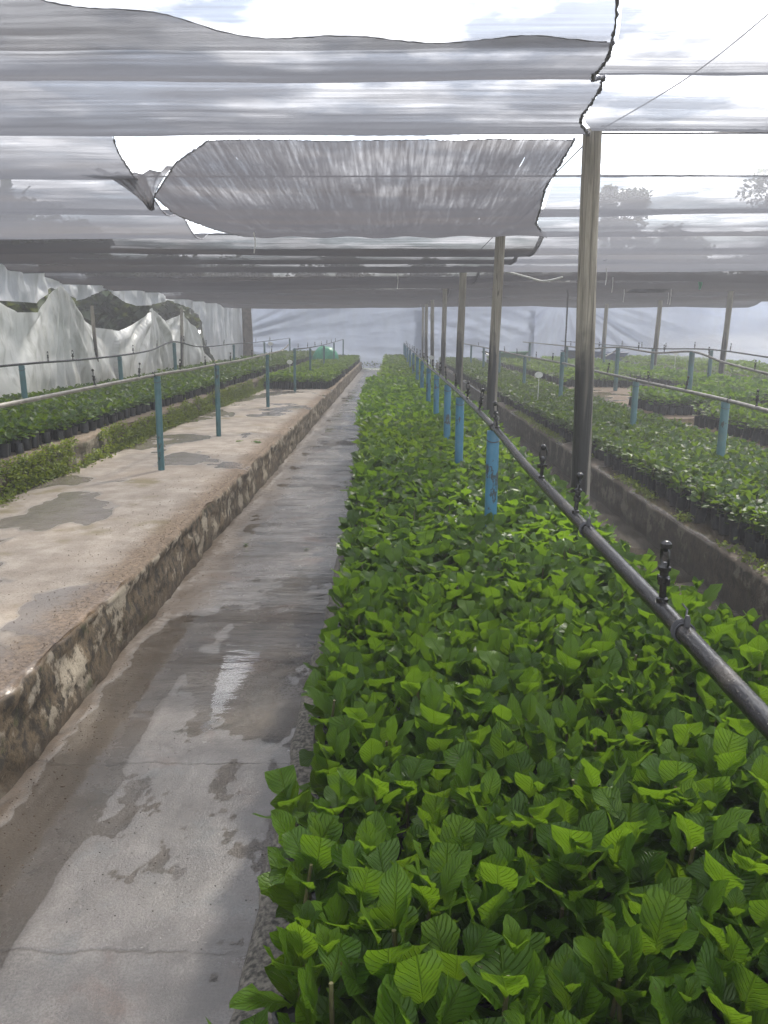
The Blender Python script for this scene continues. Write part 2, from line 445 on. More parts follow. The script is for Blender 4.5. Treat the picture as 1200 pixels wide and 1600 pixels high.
def m_platform(name, edge_x, zt, side=1, wet_amt=0.55, green=0.0, tone=0.0):
    t = NT(name); co = t.coord('Object'); s = t.xyz(co)
    big = t.noise(co, 0.9, 5, 0.6); med = t.noise(co, 5, 6, 0.65); fin = t.noise(co, 60, 6, 0.72)
    c = t.mix(t.step(med, 0.35, 0.7), (0.27, 0.225, 0.18), (0.41, 0.355, 0.295))
    c = t.mix(t.math('MULTIPLY', t.step(big, 0.50, 0.66), 0.55), c, (0.33, 0.265, 0.205))
    c = t.mix(t.math('MULTIPLY', t.step(t.noise(co, 1.9, 4), 0.57, 0.7), 0.8), c, (0.18, 0.145, 0.065))
    wet = t.step(t.noise(t.scale(co, (1.0, 0.75, 1), (3.1, 1.7, 0)), 0.95, 4, 0.5, 0.2), wet_amt, wet_amt + 0.03)
    c = t.mix(t.math('MULTIPLY', wet, 0.75), c, (0.165, 0.145, 0.13))
    # crumbling brown band beside the edge
    e = t.math('MULTIPLY', t.math('SUBTRACT', edge_x, s['X']), float(side))     # metres in from the edge
    ee = t.math('ADD', e, t.math('MULTIPLY', t.math('SUBTRACT', t.noise(co, 9, 5, 0.7), 0.5), 0.26))
    band = t.math('SUBTRACT', 1.0, t.step(ee, 0.06, 0.27))
    bc = t.mix(t.step(t.noise(co, 42, 6, 0.8), 0.4, 0.6), (0.095, 0.062, 0.036), (0.24, 0.165, 0.10))
    c = t.mix(t.math('MULTIPLY', band, 0.85), c, bc)
    # side face: black-brown stain with patches of pale render
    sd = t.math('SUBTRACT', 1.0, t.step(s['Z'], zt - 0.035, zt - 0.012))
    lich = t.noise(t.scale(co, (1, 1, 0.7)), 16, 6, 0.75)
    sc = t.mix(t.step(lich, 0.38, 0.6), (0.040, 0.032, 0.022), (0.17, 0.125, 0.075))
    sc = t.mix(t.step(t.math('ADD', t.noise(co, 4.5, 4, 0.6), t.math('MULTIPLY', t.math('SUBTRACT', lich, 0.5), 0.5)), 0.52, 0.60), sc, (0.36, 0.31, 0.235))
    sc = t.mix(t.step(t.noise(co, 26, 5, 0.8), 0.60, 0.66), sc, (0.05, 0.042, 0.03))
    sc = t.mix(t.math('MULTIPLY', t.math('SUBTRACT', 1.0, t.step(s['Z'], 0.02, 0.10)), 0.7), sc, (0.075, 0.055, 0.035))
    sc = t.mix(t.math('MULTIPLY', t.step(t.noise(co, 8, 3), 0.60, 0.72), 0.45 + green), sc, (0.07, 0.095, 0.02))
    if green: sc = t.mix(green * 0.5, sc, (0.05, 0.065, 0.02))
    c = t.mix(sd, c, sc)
    spk = t.step(t.noise(co, 95, 4, 0.8), 0.56, 0.64)
    c = t.mix(t.math('MULTIPLY', spk, 0.68), c, (0.07, 0.055, 0.04))
    if tone: c = t.mix(tone, c, (0.022, 0.019, 0.013))
    rough = t.mixf(t.math('MULTIPLY', wet, t.math('SUBTRACT', 1.0, sd)), 0.85, 0.14)
    h = t.math('ADD', t.math('MULTIPLY', fin, t.mixf(wet, 1.0, 0.15)), med)
    h = t.math('ADD', h, t.math('MULTIPLY', t.math('MULTIPLY', sd, lich), 1.5))
    return t.done(t.princ(c, rough, t.bump(h, 0.8, 0.008)))
M['aggregate'] = m_simple('rough_pebbled_concrete', (0.095, 0.085, 0.07), 0.85, var=0.75, scale=85, bump=1.0)

def m_net(name, T0, streak_dir='X', tint=(0.108, 0.111, 0.124), holes=True, amp=0.10, off=0.0):
    t = NT(name); co = t.coord('Object')
    sc = (0.35, 14, 14) if streak_dir == 'X' else (16, 0.5, 4)
    st = t.noise(t.scale(co, sc, (off, off, 0)), 1.0, 6, 0.7)
    sc2 = (1.3, 36, 24) if streak_dir == 'X' else (40, 1.6, 14)
    st2 = t.noise(t.scale(co, sc2), 1.0, 3, 0.6)
    pt = t.noise(co, 1.1, 4, 0.6)
    T = t.math('ADD', T0, t.math('MULTIPLY', t.math('SUBTRACT', st, 0.5), amp * 2.4))
    T = t.math('ADD', T, t.math('MULTIPLY', t.math('SUBTRACT', st2, 0.5), amp * 3.8))
    T = t.math('ADD', T, t.math('MULTIPLY', t.math('SUBTRACT', pt, 0.5), amp * 3.0))
    T = t.math('MINIMUM', t.math('MAXIMUM', T, 0.12), 0.97)
    g = t.n('NewGeometry')
    d = t.n('VectorMath', operation='DOT_PRODUCT'); t.l(g.outputs['Incoming'], d.inputs[0]); t.l(g.outputs['Normal'], d.inputs[1])
    cosv = t.math('MAXIMUM', t.math('ABSOLUTE', d.outputs['Value']), 0.17)
    tr = t.math('POWER', T, t.math('DIVIDE', 1.0, cosv))     # light passes a woven mesh less the flatter it meets it
    if holes:
        v = t.n('TexVoronoi'); v.inputs['Scale'].default_value = 1.0; v.inputs['Randomness'].default_value = 1.0
        t.l(t.scale(co, (0.9, 1.5, 0.5), (off, 0, 0)), v.inputs['Vector'])
        hn = t.math('ADD', v.outputs['Distance'], t.math('MULTIPLY', t.noise(t.scale(co, (14, 50, 5)), 1, 3), 0.07))
        gate = t.step(t.xyz(v.outputs['Color'])['X'], 0.45, 0.46)
        hl = t.math('MULTIPLY', t.math('SUBTRACT', 1.0, t.step(hn, 0.062, 0.075)), gate)
        # short ladders where the weave has opened, along the threads
        sl = t.step(t.noise(t.scale(co, (1.6, 46, 10) if streak_dir == 'X' else (46, 1.6, 10), (off, 3, 0)), 1, 1), 0.80, 0.83)
        tr = t.math('MAXIMUM', tr, t.math('MAXIMUM', hl, t.math('MULTIPLY', sl, 0.7)))
    dust = t.noise(t.scale(co, (0.25, 2.2, 1), (off, 5, 0)), 1.0, 5, 0.6)        # dust and algae caught in the weave
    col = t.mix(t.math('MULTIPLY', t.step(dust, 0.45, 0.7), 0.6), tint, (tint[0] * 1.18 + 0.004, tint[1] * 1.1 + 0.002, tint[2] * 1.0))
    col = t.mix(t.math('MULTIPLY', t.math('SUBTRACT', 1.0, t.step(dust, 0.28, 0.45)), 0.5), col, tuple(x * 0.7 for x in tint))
    df = t.n('BsdfDiffuse'); t.l(col, df.inputs['Color'])
    tl = t.n('BsdfTranslucent'); t.l(col, tl.inputs['Color'])
    body = t.mixs(0.55, df.outputs[0], tl.outputs[0])
    tp = t.n('BsdfTransparent')
    return t.done(t.mixs(tr, body, tp.outputs[0]))
M['net'] = m_net('grey_shade_net', 0.41, amp=0.13)
M['net_thin'] = m_net('worn_thin_shade_net', 0.60, off=7.3, amp=0.08)
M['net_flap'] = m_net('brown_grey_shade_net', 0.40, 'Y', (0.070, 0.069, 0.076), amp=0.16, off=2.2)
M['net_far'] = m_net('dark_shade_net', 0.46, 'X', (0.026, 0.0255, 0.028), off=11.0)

def m_sheet(name, col, col2, transl=0.3, dirt=0.4, wr=(7, 7, 3)):
    t = NT(name); co = t.coord('Object')
    n = t.noise(co, 0.9, 5, 0.6); w = t.noise(t.scale(co, tuple(x * 0.45 for x in wr)), 1, 3, 0.5, 0.6)
    c = t.mix(t.step(n, 0.35, 0.65), col, col2)
    st = t.noise(t.scale(co, (4, 4, 0.5)), 1, 5, 0.6)
    z = t.xyz(co)['Z']
    low = t.math('SUBTRACT', 1.0, t.step(t.math('ADD', z, t.math('MULTIPLY', t.math('SUBTRACT', n, 0.5), 1.2)), 0.5, 1.3))
    c = t.mix(t.math('MULTIPLY', t.step(st, 0.48, 0.66), dirt), c, (0.24, 0.25, 0.20))
    c = t.mix(t.math('MULTIPLY', low, dirt * 0.7), c, (0.30, 0.29, 0.23))
    nm = t.bump(w, 0.6, 0.10)
    p = t.princ(c, 0.38, nm, spec=0.5)
    tl = t.n('BsdfTranslucent'); t.l(c, tl.inputs['Color']); t.l(nm, tl.inputs['Normal'])
    return t.done(t.mixs(transl, p, tl.outputs[0]))
M['tarp_lower'] = m_sheet('dirty_white_plastic_sheet', (0.76, 0.78, 0.75), (0.86, 0.87, 0.85), 0.26, 0.45)
M['tarp_upper'] = m_sheet('silver_white_plastic_sheet', (0.72, 0.75, 0.79), (0.84, 0.86, 0.88), 0.30, 0.12)
M['tarp_far'] = m_sheet('pale_blue_plastic_sheet', (0.29, 0.33, 0.43), (0.34, 0.385, 0.485), 0.32, 0.1, (1.2, 1.2, 3.0))
M['dark_cloth'] = m_simple('black_net_cloth', (0.03, 0.03, 0.035), 0.9)
def m_ground():
    t = NT('earth_and_grass'); co = t.coord('Object')
    n = t.noise(co, 0.25, 6, 0.6); n2 = t.noise(co, 6, 5, 0.7)
    c = t.mix(t.step(n, 0.42, 0.58), (0.16, 0.10, 0.06), (0.05, 0.08, 0.025))
    c = t.mix(t.math('MULTIPLY', t.step(n2, 0.4, 0.7), 0.5), c, (0.08, 0.06, 0.04))
    return t.done(t.princ(c, 0.95, t.bump(n2, 0.6, 0.03)))
M['ground'] = m_ground()

# ------------------------------------------------------------------ leaves, in bulk
def leaf_template(L=1.0, W=0.34, cut=0.8, slope=0.0, ns=7, nc=5, fold=0.22, curl=0.25, wave=0.0, peak=1.25):
    """leaf along +X; 'cut' < 1 leaves it pruned straight across"""
    ts = np.linspace(0.0, cut, ns); cs = np.linspace(-1, 1, nc)
    V = []; UV = []
    for t in ts:
        w = W * max(0.03, math.sin(PI * min(1, t) ** peak)) ** 0.85
        for c in cs:
            y = w * c
            x = t * L
            if t > cut * 0.8: x += slope * y * L * (t / cut - 0.8) * 5
            z = fold * abs(y) - curl * t * t * L * 0.5 + wave * math.sin(t * 17 + 2 * c) * abs(c) * 0.035
            V.append((x, y, z)); UV.append((t, 0.5 + c / 2))
    return np.array(V), grid_faces(nc, ns), np.array(UV)
def scatter(tmpl, P, yaw, pitch, roll, size):
    """copies of a template; pitch > 0 lifts the tip"""
    V, F, UV = tmpl
    n = len(P)
    cy, sy = np.cos(yaw), np.sin(yaw); cp, sp = np.cos(pitch), np.sin(pitch); cr_, sr = np.cos(roll), np.sin(roll)
    x = V[None, :, 0]; y = V[None, :, 1]; z = V[None, :, 2]
    y1 = y * cr_[:, None] - z * sr[:, None]; z1 = y * sr[:, None] + z * cr_[:, None]
    x2 = x * cp[:, None] - z1 * sp[:, None]; z2 = x * sp[:, None] + z1 * cp[:, None]
    x3 = x2 * cy[:, None] - y1 * sy[:, None]; y3 = x2 * sy[:, None] + y1 * cy[:, None]
    out = np.stack([x3, y3, z2], -1) * size[:, None, None] + P[:, None, :]
    Fo = (F[None] + (np.arange(n) * len(V))[:, None, None]).reshape(-1, F.shape[1])
    return out.reshape(-1, 3), Fo, np.tile(UV, (n, 1))
class Bulk:
    def __init__(s): s.V = []; s.F = []; s.U = []; s.A = []; s.M = []; s.n = 0
    def add(s, V, F, U=None, a=None, mi=0):
        s.V.append(V); s.F.append(F + s.n); s.U.append(U if U is not None else np.zeros((len(V), 2)))
        s.A.append(a if a is not None else np.zeros(len(V))); s.M.append(np.full(len(F), mi)); s.n += len(V)
    def leaves(s, tm, P, yaw, pitch, roll, size, mi=0, a=None):
        if len(P) == 0: return
        V, F, U = scatter(tm, P, yaw, pitch, roll, size)
        if a is None: a = rng.random(len(P))
        s.add(V, F, U, np.repeat(a, len(tm[0])), mi)
    def build(s, name, mats, parent=None):
        return mesh_np(name, np.concatenate(s.V), np.concatenate(s.F), mats, parent, True, np.concatenate(s.U), np.concatenate(s.A), np.concatenate(s.M))
def cyl_template(n=8, r0=0.8, r1=1.0):
    a = np.arange(n) * 2 * PI / n
    V = np.concatenate([np.stack([r0 * np.cos(a), r0 * np.sin(a), np.zeros(n)], 1), np.stack([r1 * np.cos(a), r1 * np.sin(a), np.ones(n)], 1)])
    i = np.arange(n); j = (i + 1) % n
    return V, np.stack([i, j, j + n, i + n], 1)
def scatter_cyl(P, rad, h, n=8, r0=0.8, r1=1.0, lean=0.0):
    V, F = cyl_template(n, r0, r1)
    m = len(P)
    out = V[None] * np.stack([rad, rad, h], 1)[:, None, :]
    if lean:
        l = (rng.random((m, 2)) - 0.5) * lean
        out[:, :, 0] += out[:, :, 2] * l[:, None, 0]; out[:, :, 1] += out[:, :, 2] * l[:, None, 1]
    out = out + P[:, None, :]
    return out.reshape(-1, 3), (F[None] + (np.arange(m) * len(V))[:, None, None]).reshape(-1, 4)

HI = [leaf_template(cut=c, slope=s, W=w, fold=f, curl=k, wave=v, ns=8) for c, s, w, f, k, v in
      ((0.72, 0.12, 0.36, 0.10, 0.22, 1.2), (0.64, -0.22, 0.38, 0.14, 0.15, 0.9), (0.98, 0.0, 0.29, 0.16, 0.45, 1.2),
       (0.78, 0.05, 0.35, 0.06, 0.32, 1.5), (0.60, 0.28, 0.39, 0.16, 0.10, 0.8), (0.68, -0.30, 0.37, 0.08, 0.28, 1.6), (0.82, 0.0, 0.33, 0.20, 0.55, 1.8))]
LO = [leaf_template(cut=c, slope=s, W=w, fold=f, curl=k, ns=4, nc=3) for c, s, w, f, k in
      ((0.74, 0.25, 0.38, 0.25, 0.30), (0.66, -0.35, 0.40, 0.30, 0.20), (0.98, 0.0, 0.33, 0.3, 0.4))]
TINY = leaf_template(cut=0.98, W=0.36, ns=3, nc=3, fold=0.3, curl=0.3)

def plant_field(B, pts, zbase, top, leaf, nleaf, tmpls, mi=0, spread=0.04, pit=(25, 75), over=None):
    """pts (n,2) plant feet; leaves ring a short stem between zbase and zbase+top"""
    n = len(pts)
    if n == 0: return
    hmul = 1 + 0.55 * fbm(pts[:, 0] * 1.7, pts[:, 1] * 1.7, 5, 3)
    for k in range(nleaf):
        yaw = rng.random(n) * 2 * PI
        f = rng.random(n) ** 0.7
        h = zbase + top * hmul * (0.05 + 0.68 * f)
        r = spread * (0.2 + 0.8 * rng.random(n))
        P = np.stack([pts[:, 0] + r * np.cos(yaw), pts[:, 1] + r * np.sin(yaw), h], 1)
        pitch = np.radians(rng.uniform(pit[0], pit[1], n)) * (0.4 + 0.6 * f)
        roll = rng.normal(0, 0.35, n)
        sz = leaf * rng.uniform(0.65, 1.2, n)
        which = rng.integers(0, len(tmpls), n)
        for w in range(len(tmpls)):
            s_ = which == w
            B.leaves(tmpls[w], P[s_], yaw[s_], pitch[s_], roll[s_], sz[s_], mi)

def lattice(x0, x1, y0, y1, sp, jit=0.3):
    xs = np.arange(x0, x1 + 1e-6, sp); ys = np.arange(y0, y1, sp * 0.9)
    g = np.stack(np.meshgrid(xs, ys), -1)
    g[1::2, :, 0] += sp * 0.5
    g = g.reshape(-1, 2) + rng.uniform(-jit, jit, (g.shape[0] * g.shape[1], 2)) * sp
    return g[(g[:, 0] < x1 + sp * 0.3)]

# ------------------------------------------------------------------ ground and paths
V = np.array([(-300, -100, -0.03), (300, -100, -0.03), (300, 500, -0.03), (-300, 500, -0.03)])
tag(mesh_np('ground', V, [(0, 1, 2, 3)], M['ground']), kind='structure')

def ramp_y(y0, y1, s0, g):
    ys = [y0]; s = s0
    while ys[-1] < y1: ys.append(ys[-1] + s); s = min(s * g, 0.25)
    ys[-1] = y1
    return np.array(ys)
def path_height(X, Y):
    z = 0.0012 + 0.009 * fbm(X * 1.6, Y * 1.1, 3, 5) + 0.005 * fbm(X * 11, Y * 8, 8, 5)
    d = np.clip((-(X) - 0.98 + 0.10 * fbm(X * 0 + 3, Y * 1.3, 4, 3)) / 0.14, 0, 1)
    gut = d * d * (3 - 2 * d)
    patch = np.clip(1.15 - np.clip(Y - 2.6, 0, 9) * 0.55 + 1.6 * fbm(Y * 0.9, Y * 0 + 7, 15, 3), 0.0, 1)
    z = z - 0.0145 * gut * patch
    # bank of silt against the platform wall
    b = np.clip((-(X) - 1.20 + 0.16 * fbm(X * 3, Y * 2.6, 9, 3)) / 0.14, 0, 1)
    z = z + 0.016 * b * b + 0.012 * b * fbm(X * 40, Y * 40, 6, 4)
    z = z + 0.0022 * fbm(X * 45, Y * 45, 61, 2)
    z = z - 0.0055 * np.exp(-((Y - 4.1) / 1.3) ** 2) * np.clip((X + 1.15) / 0.2, 0, 1) * (0.6 + 1.6 * fbm(X * 2.5, Y * 1.6, 51, 3))
    # ripples in the laid concrete, further off
    z = z + 0.0065 * np.clip((Y - 3) / 4, 0, 1) * fbm(X * 2.0, Y * 5.5, 14, 2) * 2
    return z
ys = ramp_y(-1.5, 36.4, 0.02, 1.003); ys = np.unique(np.concatenate([np.arange(-1.5, 0.6, 0.1), ramp_y(0.6, 36.4, 0.014, 1.006)]))
xs = np.linspace(-1.46, -0.26, 86)
X, Y = np.meshgrid(xs, ys)
V = np.stack([X.ravel(), Y.ravel(), path_height(X, Y).ravel()], 1)
tag(mesh_np('wet_path', V, grid_faces(len(xs), len(ys)), M['path']), kind='structure')
xs2 = np.linspace(1.18, 2.08, 20); ys2 = ramp_y(-1.5, 36.4, 0.05, 1.01)
X, Y = np.meshgrid(xs2, ys2)
V = np.stack([X.ravel(), Y.ravel(), (0.012 * fbm(X * 2, Y * 2, 21, 4)).ravel()], 1)
tag(mesh_np('aisle_path', V, grid_faces(len(xs2), len(ys2)), M['aisle']), kind='structure')
V = np.array([(-1.45, -1.5, -0.0015), (-0.27, -1.5, -0.0015), (-0.27, 36.3, -0.0015), (-1.45, 36.3, -0.0015)])
tag(mesh_np('water', V, [(0, 1, 2, 3)], M['water']), kind='structure')
V = np.array([(1.19, -1.5, -0.001), (2.07, -1.5, -0.001), (2.07, 36.3, -0.001), (1.19, 36.3, -0.001)])
tag(mesh_np('aisle_water', V, [(0, 1, 2, 3)], M['water']), kind='structure')

# ------------------------------------------------------------------ raised concrete platforms
def platform(name, x0, x1, y0, y1, zt, mat, label, rough=0.02, seed=1, x_side_lo=0.0, dense=0.03):
    """rough topped slab; profile runs foot -> edge -> top -> edge -> foot"""
    prof = []
    for z in np.linspace(x_side_lo - 0.02, zt - 0.02, 15): prof.append((x0, z, 1))
    prof.append((x0 + 0.008, zt - 0.006, 0.8))
    n = max(6, int((x1 - x0) / 0.09))
    for i in range(n + 1):
        f = i / n
        prof.append((x0 + 0.03 + (x1 - x0 - 0.15) * f, zt, 0.0))
    for q in (0.10, 0.07, 0.045, 0.025): prof.append((x1 - q + 0.012, zt - 0.001, 0.15))
    prof.append((x1 - 0.008, zt - 0.006, 0.8))
    for z in np.linspace(zt - 0.02, x_side_lo - 0.02, 15): prof.append((x1, z, 1))
    prof = np.array(prof)
    ysp = ramp_y(y0, y1, dense, 1.01)
    PX, YY = np.meshgrid(prof[:, 0], ysp); PZ = np.meshgrid(prof[:, 1], ysp)[0]; E = np.meshgrid(prof[:, 2], ysp)[0]
    d0 = np.minimum(PX - x0, x1 - PX)
    near_edge = np.exp(-(d0 / 0.06) ** 2) * (PZ > zt - 0.1)
    sgn = np.where(PX < (x0 + x1) / 2, 1, -1)
    nx = fbm(YY * 3.1, PZ * 9 + (sgn > 0) * 31, seed, 5)
    nfine = fbm(YY * 17, PZ * 17 + PX * 13, seed + 3, 4)
    PX = PX + sgn * E * rough * (1.6 * nx + 1.5 * nfine + 0.15)
    PZ = PZ + near_edge * rough * (1.3 * fbm(YY * 5, PX * 9, seed + 5, 5) + 1.0 * fbm(YY * 24, PX * 24, seed + 6, 3) - 0.3) + (E < 0.5) * 0.006 * fbm(PX * 2.2, YY * 2.2, seed + 7, 4)
    V = np.stack([PX.ravel(), YY.ravel(), PZ.ravel()], 1)
    nu, nv = len(prof), len(ysp)
    F = grid_faces(nu, nv)
    me_faces = [tuple(f) for f in F.tolist()]
    me_faces.append(tuple(reversed(range(nu)))[::-1]); me_faces.append(tuple(range((nv - 1) * nu, nv * nu))[::-1])
    o = mesh_np(name, V, me_faces, mat)
    o.data.set_sharp_from_angle(angle=R(60))
    return tag(o, label, 'raised bed', 'raised concrete planting beds')
M['plat_left'] = m_platform('stained_pale_concrete', -1.37, 0.36, 1, 0.53)
M['plat_moss'] = m_platform('mossy_concrete', -3.0, 0.60, 1, 0.60, 0.45, 0.45)
M['plat_right'] = m_platform('damp_brown_concrete', 2.04, 0.30, -1, 0.50, 0.15, 0.62)
platform('raised_bed', -3.06, -1.37, -1.5, 36.0, 0.36, M['plat_left'], 'long bare pale concrete platform left of the wet path, carrying thin teal posts', 0.030, 2, dense=0.02)
platform('raised_bed', -4.95, -3.0, -1.5, 36.1, 0.62, M['plat_moss'], 'higher concrete bed with mossy green side wall behind the bare platform', 0.035, 5, 0.0, 0.05)
platform('raised_bed', -0.31, 1.22, -1.5, 36.0, 0.36, M['aggregate'], 'low pebbly concrete bed under the big bright green leaves, right of the wet path', 0.022, 9, dense=0.025)
platform('raised_bed', 2.04, 3.55, -1.5, 36.2, 0.30, M['plat_right'], 'damp concrete bed right of the tarred wooden poles, holding small dark seedlings', 0.02, 12, 0.0, 0.05)
platform('raised_bed', 4.15, 5.85, -1.5, 35.5, 0.36, M['plat_left'], 'partly empty pale concrete bed with bare patches between tray blocks at right', 0.02, 15, 0.0, 0.08)
platform('raised_bed', 6.5, 8.2, -1.5, 35.5, 0.34, M['plat_right'], 'far right concrete bed in front of the second row of poles', 0.02, 18, 0.0, 0.1)
platform('raised_bed', 9.2, 12.6, 4.0, 35.5, 0.34, M['plat_right'], 'outermost right concrete bed under the drifting mist', 0.02, 21, 0.0, 0.1)

# ------------------------------------------------------------------ seedlings
BT = 0.365                      # bag foot in the main bed
post_Y = [4.0, 6.0, 7.35, 9.2, 11.2, 13.6, 16.2, 19.2, 22.6, 26.2, 30.0, 34.0]
PIPE_X = 0.53
near = lattice(-0.165, 1.14, 0.35, 9.0, 0.094)
far_ = lattice(-0.22, 1.14, 9.0, 17.6, 0.118)
ok = np.ones(len(near), bool)
for py in post_Y: ok &= np.hypot(near[:, 0] - PIPE_X, near[:, 1] - py) > 0.07
near = near[ok]
px, py_, zc = project(np.column_stack([near, np.full(len(near), 0.6)]))
inview = (px > -30) & (px < 1225) & (py_ < 1680) & (near[:, 1] > 0.5)
order = np.argsort(zc + (~inview) * 1000)
sel = order[:300]; sel = sel[inview[sel]]
mask = np.zeros(len(near), bool); mask[sel] = True

def make_seedling(seed):
    r = np.random.default_rng(100 + seed)
    root = empty('seedling')
    B = Bulk()
    h = r.uniform(0.15, 0.21)
    n = int(r.integers(11, 16))
    lean0 = r.normal(0, 0.012, 2)
    base = r.random() * 6.28
    for k in range(n):
        f = (k + 0.5) / n
        yaw = np.array([base + k * 2.4 + r.normal(0, 0.6)])
        z = 0.11 + h * (0.02 + 0.80 * f)
        P = np.array([[0.016 * math.cos(yaw[0]), 0.016 * math.sin(yaw[0]), z]])
        pitch = np.array([math.radians((r.uniform(30, 80) if k > 1 else r.uniform(-15, 30)) + 12 * f)])
        sz = np.array([r.uniform(0.090, 0.130) * (1.05 - 0.22 * f)])
        tm = HI[int(r.integers(0, len(HI)))]
        B.leaves(tm, P, yaw, pitch, np.array([r.normal(0, 0.18)]), sz, 0, np.array([min(0.99, max(0, r.random() * 0.80 + 0.14 * f))]))
    if seed % 4 == 0:            # a pale shoot of new leaves at the tip
        for k in range(4):
            yaw = np.array([k * 1.7 + base]); P = np.array([[0, 0, 0.12 + h]])
            B.leaves(HI[2], P, yaw, np.array([R(68 + 8 * r.random())]), np.array([0.1]), np.array([r.uniform(0.035, 0.055)]), 0, np.array([0.97]))
    B.build('foliage', M['leaf'], root)
    st = MB()
    lean = r.normal(0, 0.012, 2)
    st.tube([(0, 0, 0.10), (lean[0], lean[1], 0.12 + h * 0.3), (lean[0] * 0.6, lean[1] * 0.6, 0.12 + h * r.uniform(0.45, 0.85))], [0.0048, 0.004, 0.0034], 6)
    st.build('stem', M['stem'], root)
    bg_ = MB()
    prof = [(0.038, 0.0), (0.043, 0.01), (0.042, 0.05), (0.045, 0.09), (0.044, 0.135), (0.046, 0.145), (0.041, 0.146), (0.040, 0.128), (0.001, 0.130)]
    bg_.lathe(prof, n=12)
    g = bg_.build('grow_bag', M['bag'], root)
    return root
protos = [make_seedling(i) for i in range(16)]
used = [False] * 16
G_S = 'big leaved seedlings crowding the near end of the bed'
sd_list = []
for q, idx in enumerate(sel):
    x, y = near[idx]
    k = int(rng.integers(0, 16))
    if used[k]: o = copy_tree(protos[k])
    else: o = protos[k]; used[k] = True
    o.location = (x, y, BT)
    s = 1 + 0.35 * float(fbm(np.array([x * 1.9]), np.array([y * 1.9]), 5, 3)[0]) + float(rng.normal(0, 0.05))
    o.scale = (s, s, s)
    o.rotation_euler = (float(rng.normal(0, 0.06)), float(rng.normal(0, 0.06)) - (0.10 if x < -0.08 else 0), float(rng.random() * 6.28))
    o['_k'] = k; sd_list.append(o)
ORD = ['first', 'second', 'third', 'fourth', 'fifth', 'sixth', 'seventh', 'eighth', 'ninth', 'tenth', 'eleventh', 'twelfth', 'thirteenth', 'fourteenth', 'fifteenth', 'sixteenth']
rows = {}
for o in sd_list: rows.setdefault(int((o.location.y - 0.35) / (0.094 * 0.9) + 0.5), []).append(o)
for ri, rk in enumerate(sorted(rows)):
    for ci, o in enumerate(sorted(rows[rk], key=lambda q: q.location.x)):
        look = 'pale-tipped' if o['_k'] % 4 == 0 else 'all-green'
        tag(o, '%s pruned seedling, %s from the left in the %s row from the bottom' % (look, ORD[min(ci, 15)], (ORD + ['seventeenth', 'eighteenth', 'nineteenth', 'twentieth', 'twenty-first', 'twenty-second', 'twenty-third', 'twenty-fourth', 'twenty-fifth', 'twenty-sixth', 'twenty-seventh', 'twenty-eighth', 'twenty-ninth', 'thirtieth', 'thirty-first', 'thirty-second'])[min(ri, 31)]), 'seedling', G_S)
        del o['_k']
for k in range(16):
    if not used[k]:
        for c in list(protos[k].children): bpy.data.objects.remove(c)
        bpy.data.objects.remove(protos[k])

MI = [M['leaf'], M['leaf_far'], M['bag'], M['stem'], M['leaf_dark'], M['leaf_bright'], M['soil']]
def seed_block(name, label, blocks):
    B = Bulk()
    for kw in blocks:
        pts = kw['pts']; zb = kw['z']; bh = kw.get('bag', 0.13)
        plant_field(B, pts, zb + bh * 0.8, kw['top'], kw['leaf'], kw['n'], kw['t'], kw['mi'], kw.get('spread', 0.03), kw.get('pit', (25, 75)))
        bp = pts if kw.get('allbags') else pts[kw['edge']]
        if len(bp):
            V, F = scatter_cyl(np.column_stack([bp, np.full(len(bp), zb)]), kw.get('br', 0.045) * rng.uniform(0.86, 1.08, len(bp)), bh * rng.uniform(0.78, 1.06, len(bp)), 8, 0.92, 1.0, 0.28)
            B.add(V, F, mi=2)
        st = pts[::2]
        V, F = scatter_cyl(np.column_stack([st, np.full(len(st), zb)]), np.full(len(st), 0.004), np.full(len(st), bh + kw['top'] * 0.7), 4, 1, 0.7, 0.2)
        B.add(V, F, mi=3)
    o = B.build(name, MI)
    return tag(o, label, 'seedlings', kind='stuff')
def edge_over(pts):              # the row beside the path leans out further along the bed
    p = pts.copy()
    e = np.clip(np.interp(p[:, 1], [2, 4, 7, 12, 17], [0, 0.03, 0.10, 0.22, 0.26]), 0, 1)
    f = np.clip(1 - (p[:, 0] + 0.22) / 0.5, 0, 1)
    p[:, 0] -= e * f
    return p
nr = near[~mask]
seed_block('seedlings', 'bright green broad-leaved seedlings filling the middle of the bed right of the path', [
    dict(pts=edge_over(nr[nr[:, 1] < 6]), z=BT, top=0.19, leaf=0.100, n=12, t=HI, mi=0, edge=slice(0, None), spread=0.008),
    dict(pts=edge_over(nr[nr[:, 1] >= 6]), z=BT, top=0.20, leaf=0.094, n=13, t=LO, mi=1, edge=slice(0, None), spread=0.01)])
seed_block('seedlings', 'lighter green seedling block ending at a gap far along the bed right of the path', [
    dict(pts=edge_over(far_), z=BT, top=0.22, leaf=0.095, n=12, t=LO, mi=5, edge=slice(0, 0), spread=0.015)])
f2 = lattice(-0.24, 1.12, 18.3, 35.5, 0.13)
seed_block('seedlings', 'farthest seedling block of the main bed before the blue sheet', [
    dict(pts=f2, z=BT, top=0.22, leaf=0.12, n=6, t=LO, mi=1, edge=slice(0, None, 3), spread=0.02)])
def edge_rows(pts, x0, w=0.3, x1=None):
    m = pts[:, 0] < x0 + w
    if x1 is not None: m |= pts[:, 0] > x1 - w
    return np.where(m)[0]
r1 = np.concatenate([lattice(2.20, 3.45, 0.8, 12, 0.10), lattice(2.20, 3.45, 12, 35.5, 0.125)])
